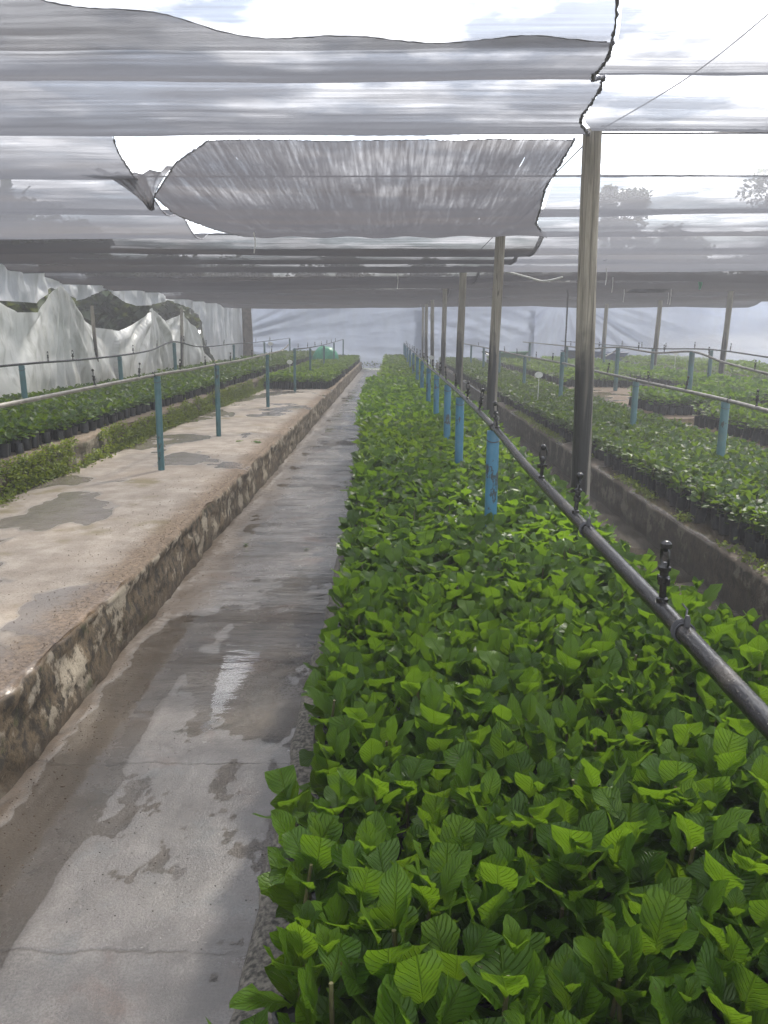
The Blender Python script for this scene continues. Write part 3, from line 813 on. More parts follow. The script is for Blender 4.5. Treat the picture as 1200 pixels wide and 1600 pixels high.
seed_block('seedlings', 'dark green small-leaved seedlings in the bed right of the wooden poles', [
    dict(pts=r1[r1[:, 1] < 12], z=0.305, top=0.21, leaf=0.070, n=22, t=LO, mi=4, edge=edge_rows(r1[r1[:, 1] < 12], 2.2), spread=0.035, pit=(-20, 70), bag=0.115, br=0.04),
    dict(pts=r1[r1[:, 1] >= 12], z=0.305, top=0.22, leaf=0.08, n=14, t=LO, mi=4, edge=edge_rows(r1[r1[:, 1] >= 12], 2.2), spread=0.035, pit=(-20, 70), bag=0.115, br=0.04)])
l2 = lattice(-2.92, -1.46, 17.9, 35.4, 0.125)
seed_block('seedlings', 'square-fronted block of green seedlings on the far end of the bare platform', [
    dict(pts=l2, z=0.365, top=0.20, leaf=0.10, n=10, t=LO, mi=1, edge=np.arange(len(l2)), spread=0.02, bag=0.15, pit=(10, 75), br=0.055)])
l3 = np.concatenate([lattice(-4.85, -3.13, 3.5, 16, 0.11), lattice(-4.85, -3.13, 16, 35.5, 0.14)])
a_ = l3[l3[:, 1] < 16]; b_ = l3[l3[:, 1] >= 16]
seed_block('seedlings', 'dark seedlings in black bags on the mossy bed below the white side sheets', [
    dict(pts=a_, z=0.625, top=0.15, leaf=0.07, n=14, t=LO, mi=4, edge=edge_rows(a_, -10, 6.0, -3.13 + 0.0), spread=0.045, pit=(-35, 65), bag=0.105, br=0.042, allbags=True),
    dict(pts=b_, z=0.625, top=0.17, leaf=0.085, n=6, t=LO, mi=4, edge=np.arange(len(b_)), spread=0.04, pit=(-25, 65), bag=0.125, br=0.042)])
r5a = lattice(4.25, 5.75, 12.1, 14.0, 0.12)
seed_block('seedlings', 'pale fresh green seedling block between the two bare patches at right', [
    dict(pts=r5a, z=0.365, top=0.26, leaf=0.10, n=9, t=LO, mi=5, edge=np.arange(len(r5a)), spread=0.04, pit=(0, 70), bag=0.14, br=0.05)])
r5b = lattice(4.25, 5.75, 4.0, 10.9, 0.12)
seed_block('seedlings', 'dark seedling block on the partly empty bed nearest the right frame edge', [
    dict(pts=r5b, z=0.365, top=0.22, leaf=0.09, n=8, t=LO, mi=1, edge=np.arange(len(r5b)), spread=0.035, pit=(0, 70), bag=0.14)])
r5c = lattice(4.25, 5.75, 18.6, 35.0, 0.15)
seed_block('seedlings', 'green seedling rows behind the upper bare concrete patch', [
    dict(pts=r5c, z=0.365, top=0.2, leaf=0.11, n=6, t=LO, mi=1, edge=np.arange(len(r5c)), spread=0.035, pit=(0, 70), bag=0.14)])
r6 = lattice(6.6, 8.1, 8.0, 35.0, 0.15)
seed_block('seedlings', 'green seedlings of the bed before the second pole row', [
    dict(pts=r6, z=0.345, top=0.2, leaf=0.11, n=6, t=LO, mi=5, edge=np.arange(len(r6)), spread=0.035, pit=(0, 70), bag=0.14)])
r7 = lattice(9.3, 12.5, 14.0, 35.0, 0.19)
seed_block('seedlings', 'outermost seedlings half lost in pale mist at right', [
    dict(pts=r7, z=0.345, top=0.24, leaf=0.13, n=6, t=LO, mi=1, edge=np.arange(0), spread=0.05, pit=(0, 70), bag=0.14)])

# weeds and moss
def weeds(name, label, P, size, n=5, mat='leaf_moss'):
    B = Bulk()
    for k in range(n):
        m = len(P)
        q = P + rng.normal(0, size * 0.6, P.shape)
        B.leaves(TINY, q, rng.random(m) * 6.28, rng.uniform(-0.4, 1.3, m), rng.normal(0, 0.6, m), size * rng.uniform(0.5, 1.4, m))
    return tag(B.build(name, M[mat]), label, 'weeds', kind='stuff')
n_ = 9500
yy = 3.5 + 26 * rng.random(n_) ** 1.6; zz = 0.37 + 0.27 * rng.random(n_) ** 1.3
keep = fbm(yy * 1.6, zz * 3, 33, 4) + 0.10 * (0.5 - (zz - 0.37) / 0.27) > -0.09
P = np.stack([np.full(n_, -2.985) + 0.03 * rng.random(n_) * (zz < 0.5), yy, zz], 1)[keep]
weeds('moss', 'yellow-green moss and weeds on the side wall of the high left bed', P, 0.026, 5)
n_ = 1500
yy = 3.5 + 22 * rng.random(n_) ** 1.4
P = np.stack([-2.97 + 0.10 * rng.random(n_) ** 2, yy, np.full(n_, 0.375)], 1)[fbm(yy * 1.3, yy * 0, 12, 3) > -0.1]
weeds('weeds', 'low grassy weeds along the foot of the mossy wall', P, 0.03, 4)
n_ = 1500
yy = 1.5 + 16 * rng.random(n_)
P = np.stack([2.06 + 0.09 * rng.random(n_), yy, np.full(n_, 0.315)], 1)[fbm(yy * 1.1, yy * 0, 42, 3) > -0.05]
weeds('weeds', 'small green weeds on the wall edge right of the wooden poles', P, 0.026, 4)
P = np.stack([-5.05 - 1.2 * rng.random(1200), 5 + 28 * rng.random(1200), 0.12 + 0.25 * rng.random(1200)], 1)
weeds('weeds', 'rank weeds at the foot of the white side sheets', P, 0.09, 5, 'leaf_dark')
P = np.array([[-0.36, 12.2, 0.05]]) + rng.normal(0, 0.05, (40, 3)) * np.array([1, 1.6, 0.4])
o = weeds('weed_tuft', 'single dark weed tuft sprawling from the bed on to the far path', P, 0.06, 5, 'leaf_dark')
o['kind'] = 'thing'

# grit and small stones
def grit(label, P, lo, hi, mat):
    B = Bulk()
    n = len(P); V0 = np.array([(1, 0, 0), (0, 1, 0), (-1, 0, 0), (0, -1, 0), (0, 0, .7), (0, 0, -.7)], float)
    F0 = np.array([(0, 1, 4), (1, 2, 4), (2, 3, 4), (3, 0, 4), (1, 0, 5), (2, 1, 5), (3, 2, 5), (0, 3, 5)])
    V = V0[None] * rng.uniform(0.6, 1.3, (n, 6, 1)) * rng.uniform(lo, hi, (n, 1, 1)) + P[:, None, :]
    F = (F0[None] + (np.arange(n) * 6)[:, None, None]).reshape(-1, 3)
    tag(mesh_np('gravel', V.reshape(-1, 3), F, M[mat], smooth=False), label, 'gravel', kind='stuff')
n_ = 2600
gy = 1.2 + 16 * rng.random(n_) ** 1.7; gx = -1.33 + 0.22 * rng.random(n_) ** 1.6
grit('small stones and grit washed against the foot of the platform wall', np.stack([gx, gy, path_height(gx, gy) + 0.001], 1), 0.001, 0.0042, 'crumb')
n_ = 1500
gy = 1.0 + 9 * rng.random(n_) ** 1.5; gx = -1.05 + 0.72 * rng.random(n_)
k_ = fbm(gx * 3, gy * 2, 88, 3) > 0.03
grit('dark grit scattered in patches on the wet path', np.stack([gx, gy, path_height(gx, gy) + 0.0005], 1)[k_], 0.001, 0.0035, 'soil')
n_ = 1800
gy = 1.8 + 12 * rng.random(n_) ** 1.5; gx = -1.40 - 0.5 * rng.random(n_) ** 2.2
grit('crumbs of broken concrete along the platform edge', np.stack([gx, gy, np.full(n_, 0.366)], 1), 0.0015, 0.005, 'crumb')
# fallen leaves, each one a thing
fl = MB()
def fallen(x, y, z, size, mat, label):
    V, F, U = scatter(HI[2], np.array([[x, y, z]]), np.array([rng.random() * 6]), np.array([0.05]), np.array([0.1]), np.array([size]))
    o = mesh_np('fallen_leaf', V, F, mat, uv=U, attr=np.full(len(V), rng.random()))
    tag(o, label, 'leaf', 'fallen leaves')
fallen(-1.64, 8.9, 0.372, 0.14, M['leaf_bright'], 'bright green fallen leaf on the bare platform near its outer edge')
fallen(-1.75, 9.0, 0.372, 0.10, M['leaf_bright'], 'smaller green fallen leaf beside the bright one on the platform')
fallen(-1.12, 5.7, 0.016, 0.07, M['leaf_dark'], 'small dark leaf fallen at the foot of the platform wall')
fallen(-0.62, 5.6, 0.012, 0.05, M['leaf_dark'], 'dark scrap of leaf lying in the middle of the wet path')
fallen(-0.52, 8.3, 0.012, 0.06, M['leaf_dark'], 'farthest small leaf scrap on the wet path')

# ------------------------------------------------------------------ poles
def pole(x, y, h, r, label, group='wooden poles holding the nets', lean=(0, 0), z0=0.0):
    mb = MB(); n = 18; k = 26
    rs = random.Random(int(x * 10 + y * 7))
    ph = [rs.random() * 6 for _ in range(4)]
    pts = []; rad = []
    vs = []
    for i in range(k + 1):
        f = i / k; z = f * h
        cx = lean[0] * f + 0.008 * math.sin(f * 5 + ph[0]); cy = lean[1] * f + 0.008 * math.sin(f * 4 + ph[1])
        for a in range(n):
            an = 2 * PI * a / n
            rr = r * (1.06 - 0.13 * f) * (1 + 0.025 * math.sin(3 * an + ph[2] + f * 2) + 0.02 * math.sin(f * 17 + ph[3]) + 0.012 * rs.uniform(-1, 1))
            vs.append((cx + rr * math.cos(an), cy + rr * math.sin(an), z))
    fs = [(i * n + a, i * n + (a + 1) % n, (i + 1) * n + (a + 1) % n, (i + 1) * n + a) for i in range(k) for a in range(n)]
    fs.append(tuple(range(k * n, (k + 1) * n)))
    mb.add(vs, fs)
    o = mb.build('wooden_pole', M['pole'], loc=(x, y, z0))
    return tag(o, label, 'pole', group)
names = ['first', 'second', 'third', 'fourth', 'fifth', 'sixth', 'seventh', 'eighth', 'ninth', 'tenth', 'eleventh', 'twelfth']
pole(1.30, 5.2, 2.835, 0.062, 'thick nearest wooden pole with black tarred lower half beside the main bed', lean=(-0.05, 0))
for i, (y, r, h) in enumerate(((10.1, 0.066, 2.80), (15.3, 0.072, 2.82), (20.4, 0.062, 2.84), (25.3, 0.06, 2.84), (30.0, 0.065, 2.85), (33.5, 0.05, 2.9))):
    pole(1.30 + 0.02 * (i % 3), y, h, r, '%s tarred wooden pole from the camera in the row beside the main bed' % names[i + 1], lean=(0.04 - 0.015 * i, 0))
for i, (x, y) in enumerate(((8.95, 21.3), (8.55, 25.6), (8.2, 30.6))):
    pole(x, y, 2.86, 0.075, ('nearer rightmost', 'middle', 'farthest')[i] + ' slim pole of the second row at right before the blue sheet', 'second row of poles', (0.06, 0))
o = pole(-6.35, 34.6, 2.95, 0.22, 'thick dark trunk-like post in the corner between white and blue sheets', 'wooden poles holding the nets')
o.data.materials[0] = M['bark']
pole(-6.55, 17.3, 2.2, 0.04, 'thin dark stake against the white side sheets, nearer one', 'stakes along the side sheets')
pole(-6.5, 24.0, 2.4, 0.05, 'thin dark stake leaning at the torn end of the side sheets', 'stakes along the side sheets', (0, 0.5))

# ------------------------------------------------------------------ irrigation posts and pipes
def support_post(x, y, z0, z1, r, mat, label, group, lean=0.0):
    root = empty('support_post', (x, y, z0))
    mb = MB(); h = z1 - z0
    mb.lathe([(r, 0), (r, h * 0.5), (r, h - 0.004), (r * 0.98, h), (r * 0.84, h), (r * 0.82, h - 0.02)], n=18)
    b = mb.build('tube', M[mat], root)
    t = MB()                                    # wire tie that holds the pipe on the post
    t.tube([(r * 1.03 * math.cos(a), r * 1.03 * math.sin(a), h - 0.045 + 0.012 * math.sin(a)) for a in np.linspace(0, 2 * PI, 15)], 0.003, 5)
    t.build('wire_tie', M['wire'], root)
    root.rotation_euler = (0, lean, rng.random() * 0.0)
    return tag(root, label, 'post', group)
def spr_mesh():
    """sprinkler: riser, ribbed body, two-armed bridge and cap; foot at the origin"""
    out = {}
    a = MB(); a.lathe([(0.010, -0.004), (0.010, 0.006), (0.006, 0.008), (0.006, 0.030), (0.010, 0.032), (0.010, 0.046), (0.0075, 0.048), (0.0075, 0.056), (0.011, 0.058), (0.011, 0.064), (0.005, 0.068), (0.003, 0.072)], n=12)
    a.box((0.011, 0, 0.040), (0.012, 0.005, 0.010)); a.box((-0.011, 0, 0.040), (0.010, 0.005, 0.012))
    out['riser'] = a
    b = MB()
    b.tube([(0.0085, 0, 0.062), (0.0125, 0, 0.074), (0.0125, 0, 0.092), (0.006, 0, 0.101)], 0.0026, 6)
    b.tube([(-0.0085, 0, 0.062), (-0.0105, 0, 0.074), (-0.0105, 0, 0.092), (-0.006, 0, 0.101)], 0.0022, 6)
    out['bridge'] = b
    c = MB(); c.lathe([(0.004, 0.092), (0.0065, 0.096), (0.0095, 0.099), (0.0095, 0.106), (0.006, 0.110), (0.002, 0.111)], n=12)
    out['cap'] = c
    return out
_sp = {}
def sprinkler(parent, loc, rz, s=1.0, tilt=0.0):
    if not _sp:
        for k, mb in spr_mesh().items():
            o = mb.build(k, M['black_plastic']); _sp[k] = o.data; bpy.data.objects.remove(o)
    r = bpy.data.objects.new('sprinkler', _sp['riser']); link(r, parent)
    r.location = loc; r.rotation_euler = (tilt, tilt * 0.6, rz); r.scale = (s, s, s)
    for k in ('bridge', 'cap'):
        o = bpy.data.objects.new('sprinkler_' + k, _sp[k]); link(o, r)
    return r
def interp_path(ctrl, n=8):
    ctrl = [Vector(c) for c in ctrl]; pts = []
    for i in range(len(ctrl) - 1):
        p0 = ctrl[max(i - 1, 0)]; p1 = ctrl[i]; p2 = ctrl[i + 1]; p3 = ctrl[min(i + 2, len(ctrl) - 1)]
        for k in range(n):
            t = k / n
            pts.append(0.5 * ((2 * p1) + (-p0 + p2) * t + (2 * p0 - 5 * p1 + 4 * p2 - p3) * t * t + (-p0 + 3 * p1 - 3 * p2 + p3) * t ** 3))
    pts.append(ctrl[-1]); return pts
def pipe(label, ctrl, r, mat, spr, s=1.0, ties=(), cat='irrigation pipe'):
    root = empty('irrigation_pipe', ctrl[0])
    o0 = Vector(ctrl[0])
    pts = interp_path(ctrl)
    mb = MB(); mb.tube([p - o0 for p in pts], r, 14)
    mb.build('pipe', M[mat], root)
    Ys = np.array([p.y for p in pts]); Zs = np.array([p.z for p in pts]); Xs = np.array([p.x for p in pts])
    for y in spr:
        x = np.interp(y, Ys, Xs); z = np.interp(y, Ys, Zs)
        sprinkler(root, (x - o0.x, y - o0.y, z + r * 0.92 - o0.z), rng.random() * 3, s * rng.uniform(0.93, 1.08), rng.normal(0, 0.07))
    for y in ties:
        x = np.interp(y, Ys, Xs); z = np.interp(y, Ys, Zs)
        t = MB()
        for dy_ in (-0.004, 0.004, 0.011):
            t.tube([(r * 1.12 * math.cos(a), dy_ + 0.004 * math.sin(a), r * 1.12 * math.sin(a)) for a in np.linspace(0, 2 * PI, 13)], 0.0022, 5)
        t.lathe([(0.006, r * 0.9), (0.006, r + 0.012), (0.003, r + 0.02)], (0, -0.01, 0), 8)
        t.tube([(0.0, 0, r), (0.01, 0.02, r + 0.02), (0.004, 0.03, r + 0.028)], 0.002, 5)
        t.build('wire_tie', M['wire'], root, loc=(x - o0.x, y - o0.y, z - o0.z))
    return tag(root, label, cat, 'overhead irrigation pipes')
PX0 = PIPE_X
main_ctrl = [(PX0 + 0.01, 0.3, 1.045), (PX0, 0.95, 1.066), (PX0, 1.45, 1.075), (PX0, 2.2, 1.084), (PX0 - 0.005, 3.0, 1.10), (PX0, 4.0, 1.128), (PX0 + 0.01, 6.0, 1.14), (PX0, 7.35, 1.15), (PX0, 9.2, 1.15), (PX0, 11.2, 1.14), (PX0, 13.6, 1.16), (PX0, 16.2, 1.16), (PX0, 19.2, 1.17), (PX0, 22.6, 1.17), (PX0, 26.2, 1.18), (PX0, 30, 1.2), (PX0, 34.5, 1.22)]
pipe('wet black irrigation pipe crossing above the big green leaves', main_ctrl, 0.017, 'pipe',
     [1.43, 2.16, 2.66, 3.85, 4.7, 5.5, 6.5, 7.6, 8.6, 9.9, 11.5, 13, 14.6, 16.6, 18.6, 20.5, 23, 26, 29], 1.12, ties=[1.31, 2.02, 3.98])
for i, y in enumerate(post_Y):
    z = float(np.interp(y, [c[1] for c in main_ctrl], [c[2] for c in main_ctrl])) - 0.020
    support_post(PX0, y, 0.36, z, 0.033, 'post_blue', 'chipped bright blue post under the main pipe, %s from the camera' % names[i], 'bright blue posts in the main bed', 0.0)
LX = -2.15
left_Y = [7.06, 9.5, 13.4, 17.2, 20.5, 24.7, 29.0, 34.5]
pipe('pale muddy irrigation pipe on teal posts above the bare platform', [(LX - 0.02, 1.5, 1.19), (LX, 4.2, 1.215), (LX, 7.06, 1.235), (LX, 8.3, 1.23), (LX, 9.5, 1.235), (LX, 11.5, 1.235), (LX + 0.02, 13.4, 1.265), (LX, 15.4, 1.29), (LX, 16.3, 1.38)], 0.0135, 'tan_pipe', [5.6, 6.6, 7.9, 9.0, 10.4, 12, 13.9], 1.0, ties=[7.0, 9.45])
pipe('dark thin irrigation pipe above the block on the far end of the platform', [(LX, 17.2, 1.27), (LX, 20.5, 1.25), (LX, 24.7, 1.26), (LX, 29, 1.3), (LX, 34.6, 1.36)], 0.014, 'pipe', [18, 20, 22, 24, 26, 28, 30], 1.0)
for i, y in enumerate(left_Y):
    support_post(LX, y, 0.36, (1.225, 1.225, 1.25, 1.29, 1.23, 1.24, 1.28, 1.36)[i], 0.030, 'post_teal', 'faded teal post on the pale platform left of the path, %s from the camera' % names[i], 'teal posts on the platform', 0.02)
L3 = -4.5
l3Y = [9.45, 12.9, 16.2, 22.3, 27.7, 34.6]
pipe('thin dark irrigation pipe above the mossy left bed', [(L3, 5, 1.21), (L3, 9.45, 1.24), (L3, 11, 1.235), (L3, 12.9, 1.25), (L3, 14.6, 1.30), (L3, 16.2, 1.44), (L3, 18.5, 1.30), (L3, 22.3, 1.32), (L3, 27.7, 1.34), (L3, 34.6, 1.42)], 0.014, 'pipe', [8.6, 10.2, 11, 11.9, 13.6, 15, 17, 19, 21, 24, 26, 29], 1.2)
for i, y in enumerate(l3Y):
    support_post(L3, y, 0.62, (1.225, 1.235, 1.42, 1.30, 1.32, 1.40)[i], 0.035, 'post_teal', 'dull teal post standing in the mossy left bed, %s from the camera' % names[i], 'posts in the mossy left bed')
RX = 2.87
rY = [6.67, 9.16, 13.2, 16.9, 20.9, 24.5, 28.4, 33.0]
rz_ = [1.03, 1.055, 1.30, 1.12, 1.15, 1.18, 1.2, 1.22]
pipe('grey irrigation pipe over the dark seedlings right of the poles', [(RX, 2.5, 0.97), (RX, 4.8, 0.995), (RX, 6.67, 1.045), (RX, 9.16, 1.07), (RX, 11.2, 1.09), (RX, 13.2, 1.12), (RX, 16.9, 1.13), (RX, 20.9, 1.16), (RX, 24.5, 1.19), (RX, 28.4, 1.21), (RX, 33.5, 1.23)], 0.017, 'tan_pipe', [5.2, 6.1, 7.6, 8.7, 10.4, 12, 14, 15.6, 18, 20, 23, 26], 1.1, ties=[6.6, 9.1])
for i, y in enumerate(rY):
    support_post(RX, y, 0.30, rz_[i], 0.036, 'post_teal', 'teal blue post in the dark seedling bed right of the poles, %s from the camera' % names[i], 'posts in the right bed')
pipe('light pipe sagging off the right frame edge over the partly empty bed', [(5.0, 6, 0.98), (5.0, 8.5, 1.0), (5.0, 10.2, 1.07), (5.0, 11.8, 1.18), (5.0, 13.1, 1.31), (5.02, 15.0, 1.25), (5.0, 17.4, 1.31), (5.0, 20, 1.24), (5, 24, 1.27), (5, 30, 1.3)], 0.018, 'tan_pipe', [9.2, 10.8, 12.4, 14.5, 16, 19, 22], 1.2)
for i, (y, z) in enumerate(((13.1, 1.31), (17.4, 1.30), (22.5, 1.24), (28.5, 1.28))):
    support_post(5.0, y, 0.36, z, 0.045, 'post_teal', 'teal post on the partly empty right bed, %s from the camera' % names[i], 'posts on the partly empty bed')
pipe('thin dark pipe of the bed before the second pole row', [(7.3, 9, 1.1), (7.3, 14, 1.12), (7.3, 18, 1.25), (7.3, 22, 1.2), (7.3, 27, 1.24), (7.3, 34, 1.3)], 0.016, 'pipe', [11, 13, 15, 17, 19, 21, 23, 25], 1.4)
for i, (y, z) in enumerate(((18.0, 1.23), (22.0, 1.19), (27.0, 1.23))):
    support_post(7.3, y, 0.34, z, 0.045, 'post_teal', 'teal post before the second pole row, %s from the camera' % names[i], 'posts of the far right bed')

# white plant labels on sticks
def label_stake(x, y, z0, h, label):
    root = empty('label_stake', (x, y, z0))
    a = MB(); a.tube([(0, 0, 0), (0.004, 0, h)], 0.006, 6); a.build('stick', M['white_plastic'], root)
    b = MB()
    n = 16; ring = [(0.062 * math.cos(2 * PI * k / n) * 1.1, 0.052 * math.sin(2 * PI * k / n)) for k in range(n)]
    vs = [(x_, -0.004, h + 0.04 + z_) for x_, z_ in ring] + [(x_, 0.004, h + 0.04 + z_) for x_, z_ in ring]
    b.add(vs, [tuple(range(n)), tuple(reversed(range(n, 2 * n)))] + [(k, k + n, (k + 1) % n + n, (k + 1) % n) for k in range(n)])
    b.build('plate', M['white_plastic'], root)
    tag(root, label, 'plant label', 'white plant labels on sticks')
label_stake(2.43, 12.9, 0.5, 0.40, 'white label on a stick in the dark seedlings right of the poles')
label_stake(-2.38, 18.2, 0.5, 0.42, 'white label on a stick at the front of the far platform block')
label_stake(-3.25, 21.0, 0.75, 0.55, 'small pale label standing in the mossy left bed')
label_stake(8.3, 23.0, 0.5, 0.50, 'white label between the slim right poles, far off')
label_stake(1.05, 20.8, 0.5, 0.45, 'small white label at the edge of the far main bed')

# ------------------------------------------------------------------ the net roof
WY = [-3, -1.0, 1.3, 2.95, 4.18, 5.30, 6.65, 8.3, 10.1, 11.9, 13.6, 15.3, 17.7, 20.3, 22.8, 25.3, 27.6, 30.0, 33, 36.3]
def roof_z(X, Y):
    Y = np.asarray(Y, float)
    base = np.interp(Y, [-3, 5.3, 10.1, 15.3, 30, 36.3], [2.88, 2.87, 2.83, 2.85, 2.90, 3.08])
    i = np.clip(np.searchsorted(WY, Y, 'right') - 1, 0, len(WY) - 2)
    w = np.array(WY); L = w[i + 1] - w[i]; t = (Y - w[i]) / L
    sg = 0.075 * L * (0.75 + 0.9 * (vnoise(X * 0.23, i * 3.7, 9)))
    s = sg * 4 * t * (1 - t)
    # sag between the pole rows too
    side = 0.05 * np.sin(np.asarray(X) * 0.8 + i * 1.3)
    return base - s + 0.012 * fbm(np.asarray(X) * 0.6, Y * 7, 12, 4) * 2 + 0.02 * fbm(np.asarray(X) * 1.3, Y * 1.3, 19, 3) - 0.015
def net(label, xl, xr, Y0, Y1, mat, nu=90, nv=60, zoff=0.0, extra=None, seams=(), yfun=None, group='shade net panels of the roof'):
    """xl, xr: functions of v 0..1 giving the side edges"""
    u = np.linspace(0, 1, nu); v = np.linspace(0, 1, nv)
    U, Vv = np.meshgrid(u, v)
    XL = np.vectorize(xl)(Vv); XR = np.vectorize(xr)(Vv)
    X = XL + (XR - XL) * U
    Y = Y0 + (Y1 - Y0) * Vv
    if yfun is not None: Y = yfun(X, Y, U, Vv)
    Z = roof_z(X, Y) + zoff
    if extra is not None: Z = Z + extra(X, Y, U, Vv)
    P = np.stack([X, Y, Z], -1)
    root = mesh_np('shade_net', P.reshape(-1, 3), grid_faces(nu, nv), M[mat])
    tag(root, label, 'shade net', group)
    for edge, rad in seams:
        line = {'l': P[:, 0], 'r': P[:, -1], 'n': P[0], 'f': P[-1]}[edge]
        pts = []; rs = []
        for k in range(len(line) - 1):
            for f in (0, 0.5):
                q = line[k] * (1 - f) + line[k + 1] * f + rng.normal(0, rad * 0.35, 3)
                pts.append(q); rs.append(rad * rng.uniform(0.45, 1.5))
        mb = MB(); mb.tube(pts, rs, 7)
        if rad > 0.008:                           # frayed threads sticking out of the hem
            for q in pts[::1]:
                d = Vector(rng.normal(0, 1, 3)).normalized()
                mb.tube([Vector(q), Vector(q) + d * rad * 1.8, Vector(q) + d * rad * 2.2 + Vector(rng.normal(0, rad, 3))], 0.0016, 3, cap=False)
        mb.build('hem', M['rope'], root)
    return root
seam1 = lambda v: float(np.interp(v, [0, 0.70, 0.80, 0.86, 0.92, 1.0], [0.30, 0.80, 0.90, 1.03, 1.06, 1.24])) + 0.015 * math.sin(v * 60)
net('worn bright roof net nearest overhead, left of the thick dark hem', lambda v: -6.9, lambda v: seam1(v * 5.95 / 7.8), -2.5, 3.45, 'net_thin', 150, 140, seams=(('r', 0.006),))
def lap_y(X, Y, U, V_):
    near_y = np.interp(X, [-6.9, -3.0, -1.7, -1.2, -0.7, -0.2, 1.3], [2.6, 2.85, 2.93, 3.10, 3.26, 3.33, 3.33]) + 0.03 * np.sin(X * 9)
    return near_y + (5.30 - near_y) * V_
net('grey roof net lapped below the nearest one, its hem curving down at upper left', lambda v: -6.9, lambda v: seam1(0.75 + 0.25 * v), 3.3, 5.30, 'net', 170, 90, zoff=-0.02, yfun=lap_y, seams=(('r', 0.0075), ('n', 0.002), ('f', 0.002)))
net('worn bright roof net overhead right of the thick dark hem', lambda v: seam1(v) + 0.02, lambda v: 13.0, -2.5, 5.30, 'net_thin', 120, 170, seams=(('f', 0.005),))
# second bay: left net, V-shaped opening, brown flap
net('grey roof net at left of the V-shaped opening', lambda v: -6.9, lambda v: float(np.interp(v, [0, 0.12, 0.30, 0.36, 1], [-1.80, -1.88, -2.02, -2.05, -2.3])), 5.32, 10.1, 'net', 90, 90, seams=(('r', 0.006), ('n', 0.003)))
def flap_y(X, Y, U, V_):
    return Y + 0.03 * (1 - V_) ** 2 + 0.05 * fbm(X * 1.5, X * 0, 5, 3) * (1 - V_) ** 2
def flap_z(X, Y, U, V_):
    own = 2.835 - 0.05 * V_ - 0.16 * np.sin(PI * V_) * (0.75 + 0.25 * np.sin(PI * U)) + 0.010 * np.sin(X * 9) * V_ + 0.03 * fbm(X * 2.2, Y * 0.5, 71, 3)
    return own - roof_z(X, Y)
net('brown-grey streaked net flap right of the V-shaped opening', lambda v: float(np.interp(v, [0, 0.10, 0.30, 0.45, 0.9, 1], [-1.20, -1.55, -1.98, -2.02, -1.85, -1.80])),
    lambda v: float(np.interp(v, [0, 0.25, 0.6, 1], [1.18, 1.22, 1.45, 1.92])), 5.38, 10.1, 'net_flap', 110, 90, zoff=-0.01, extra=flap_z, yfun=flap_y, seams=(('l', 0.0055), ('r', 0.008), ('n', 0.003)))
net('pale worn net behind the thick pole, right side of the second bay', lambda v: float(np.interp(v, [0, 0.25, 0.6, 1], [1.30, 1.35, 1.55, 1.98])), lambda v: 13.0, 6.55, 10.1, 'net_thin', 90, 70, seams=(('n', 0.005),))
tail = MB()
tip = Vector((-2.02, 6.75, 2.62))
bays = [(10.1, 15.3), (15.3, 20.3), (20.3, 25.3), (25.3, 30.0), (30.0, 36.4)]
bn = ['third', 'fourth', 'fifth', 'sixth', 'last']
for i, (a, b) in enumerate(bays):
    split = 1.9 - 0.2 * i
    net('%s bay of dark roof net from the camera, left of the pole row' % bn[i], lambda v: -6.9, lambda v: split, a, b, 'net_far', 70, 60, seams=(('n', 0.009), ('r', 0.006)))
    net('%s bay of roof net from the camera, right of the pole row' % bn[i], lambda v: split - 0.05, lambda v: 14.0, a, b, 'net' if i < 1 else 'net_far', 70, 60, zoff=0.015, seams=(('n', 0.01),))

def wire(pts, r, label, mat='wire'):
    mb = MB(); p0 = Vector(pts[0]); mb.tube([Vector(p) - p0 for p in interp_path(pts, 6)], r, 6)
    o = mb.build('roof_wire', M[mat], loc=p0)
    tag(o, label, 'wire', 'wires carrying the roof nets')
ordn = ['overhead behind the frame top'] * 3
for k, y in enumerate([2.95, 4.18, 5.30, 6.65, 8.3, 10.1, 11.9, 13.6, 15.3, 20.3, 25.3, 30.0]):
    z = float(roof_z(np.array([0.0]), np.array([y]))[0]) + 0.004
    lab = 'crosswise roof wire, %s from the camera' % names[k]
    wire([(-6.9, y, z + 0.02), (-3, y, z - 0.01), (1.3, y + 0.0, z - 0.015), (6, y, z - 0.01), (13, y, z + 0.02)], 0.006 if y > 5 else 0.004, lab)
wire([(1.30, 5.22, 2.84), (1.55, 4.3, 2.9), (1.66, 3.3, 2.98)], 0.003, 'thin guy wire slanting up from the head of the thick pole')
# long wires under the ridge line
wire([(1.31, 5.2, 2.86), (1.31, 15.3, 2.80), (1.35, 25.3, 2.82), (1.35, 33.5, 2.88)], 0.005, 'long wire running pole to pole beneath the nets')
# knotted corner hanging at the bottom of the opening
nu_, nv_ = 16, 18
U, W = np.meshgrid(np.linspace(-1, 1, nu_), np.linspace(0, 1, nv_))
half = 0.30 * (1 - W) ** 1.3 + 0.02
KX = -1.93 + U * half - 0.06 * W + 0.012 * np.sin(U * 14 + W * 3)
KY = 6.05 + 0.68 * W + 0.02 * np.sin(U * 11)
KZ = 2.80 - 0.20 * W ** 1.5 - 0.05 * (1 - U * U) * (1 - W) + 0.014 * np.sin(U * 16 + W * 2)
tag(mesh_np('net_tip', np.stack([KX, KY, KZ], -1).reshape(-1, 3), grid_faces(nu_, nv_), M['net_flap']), 'gathered tip of net hanging at the point of the V-shaped opening', 'net scrap')
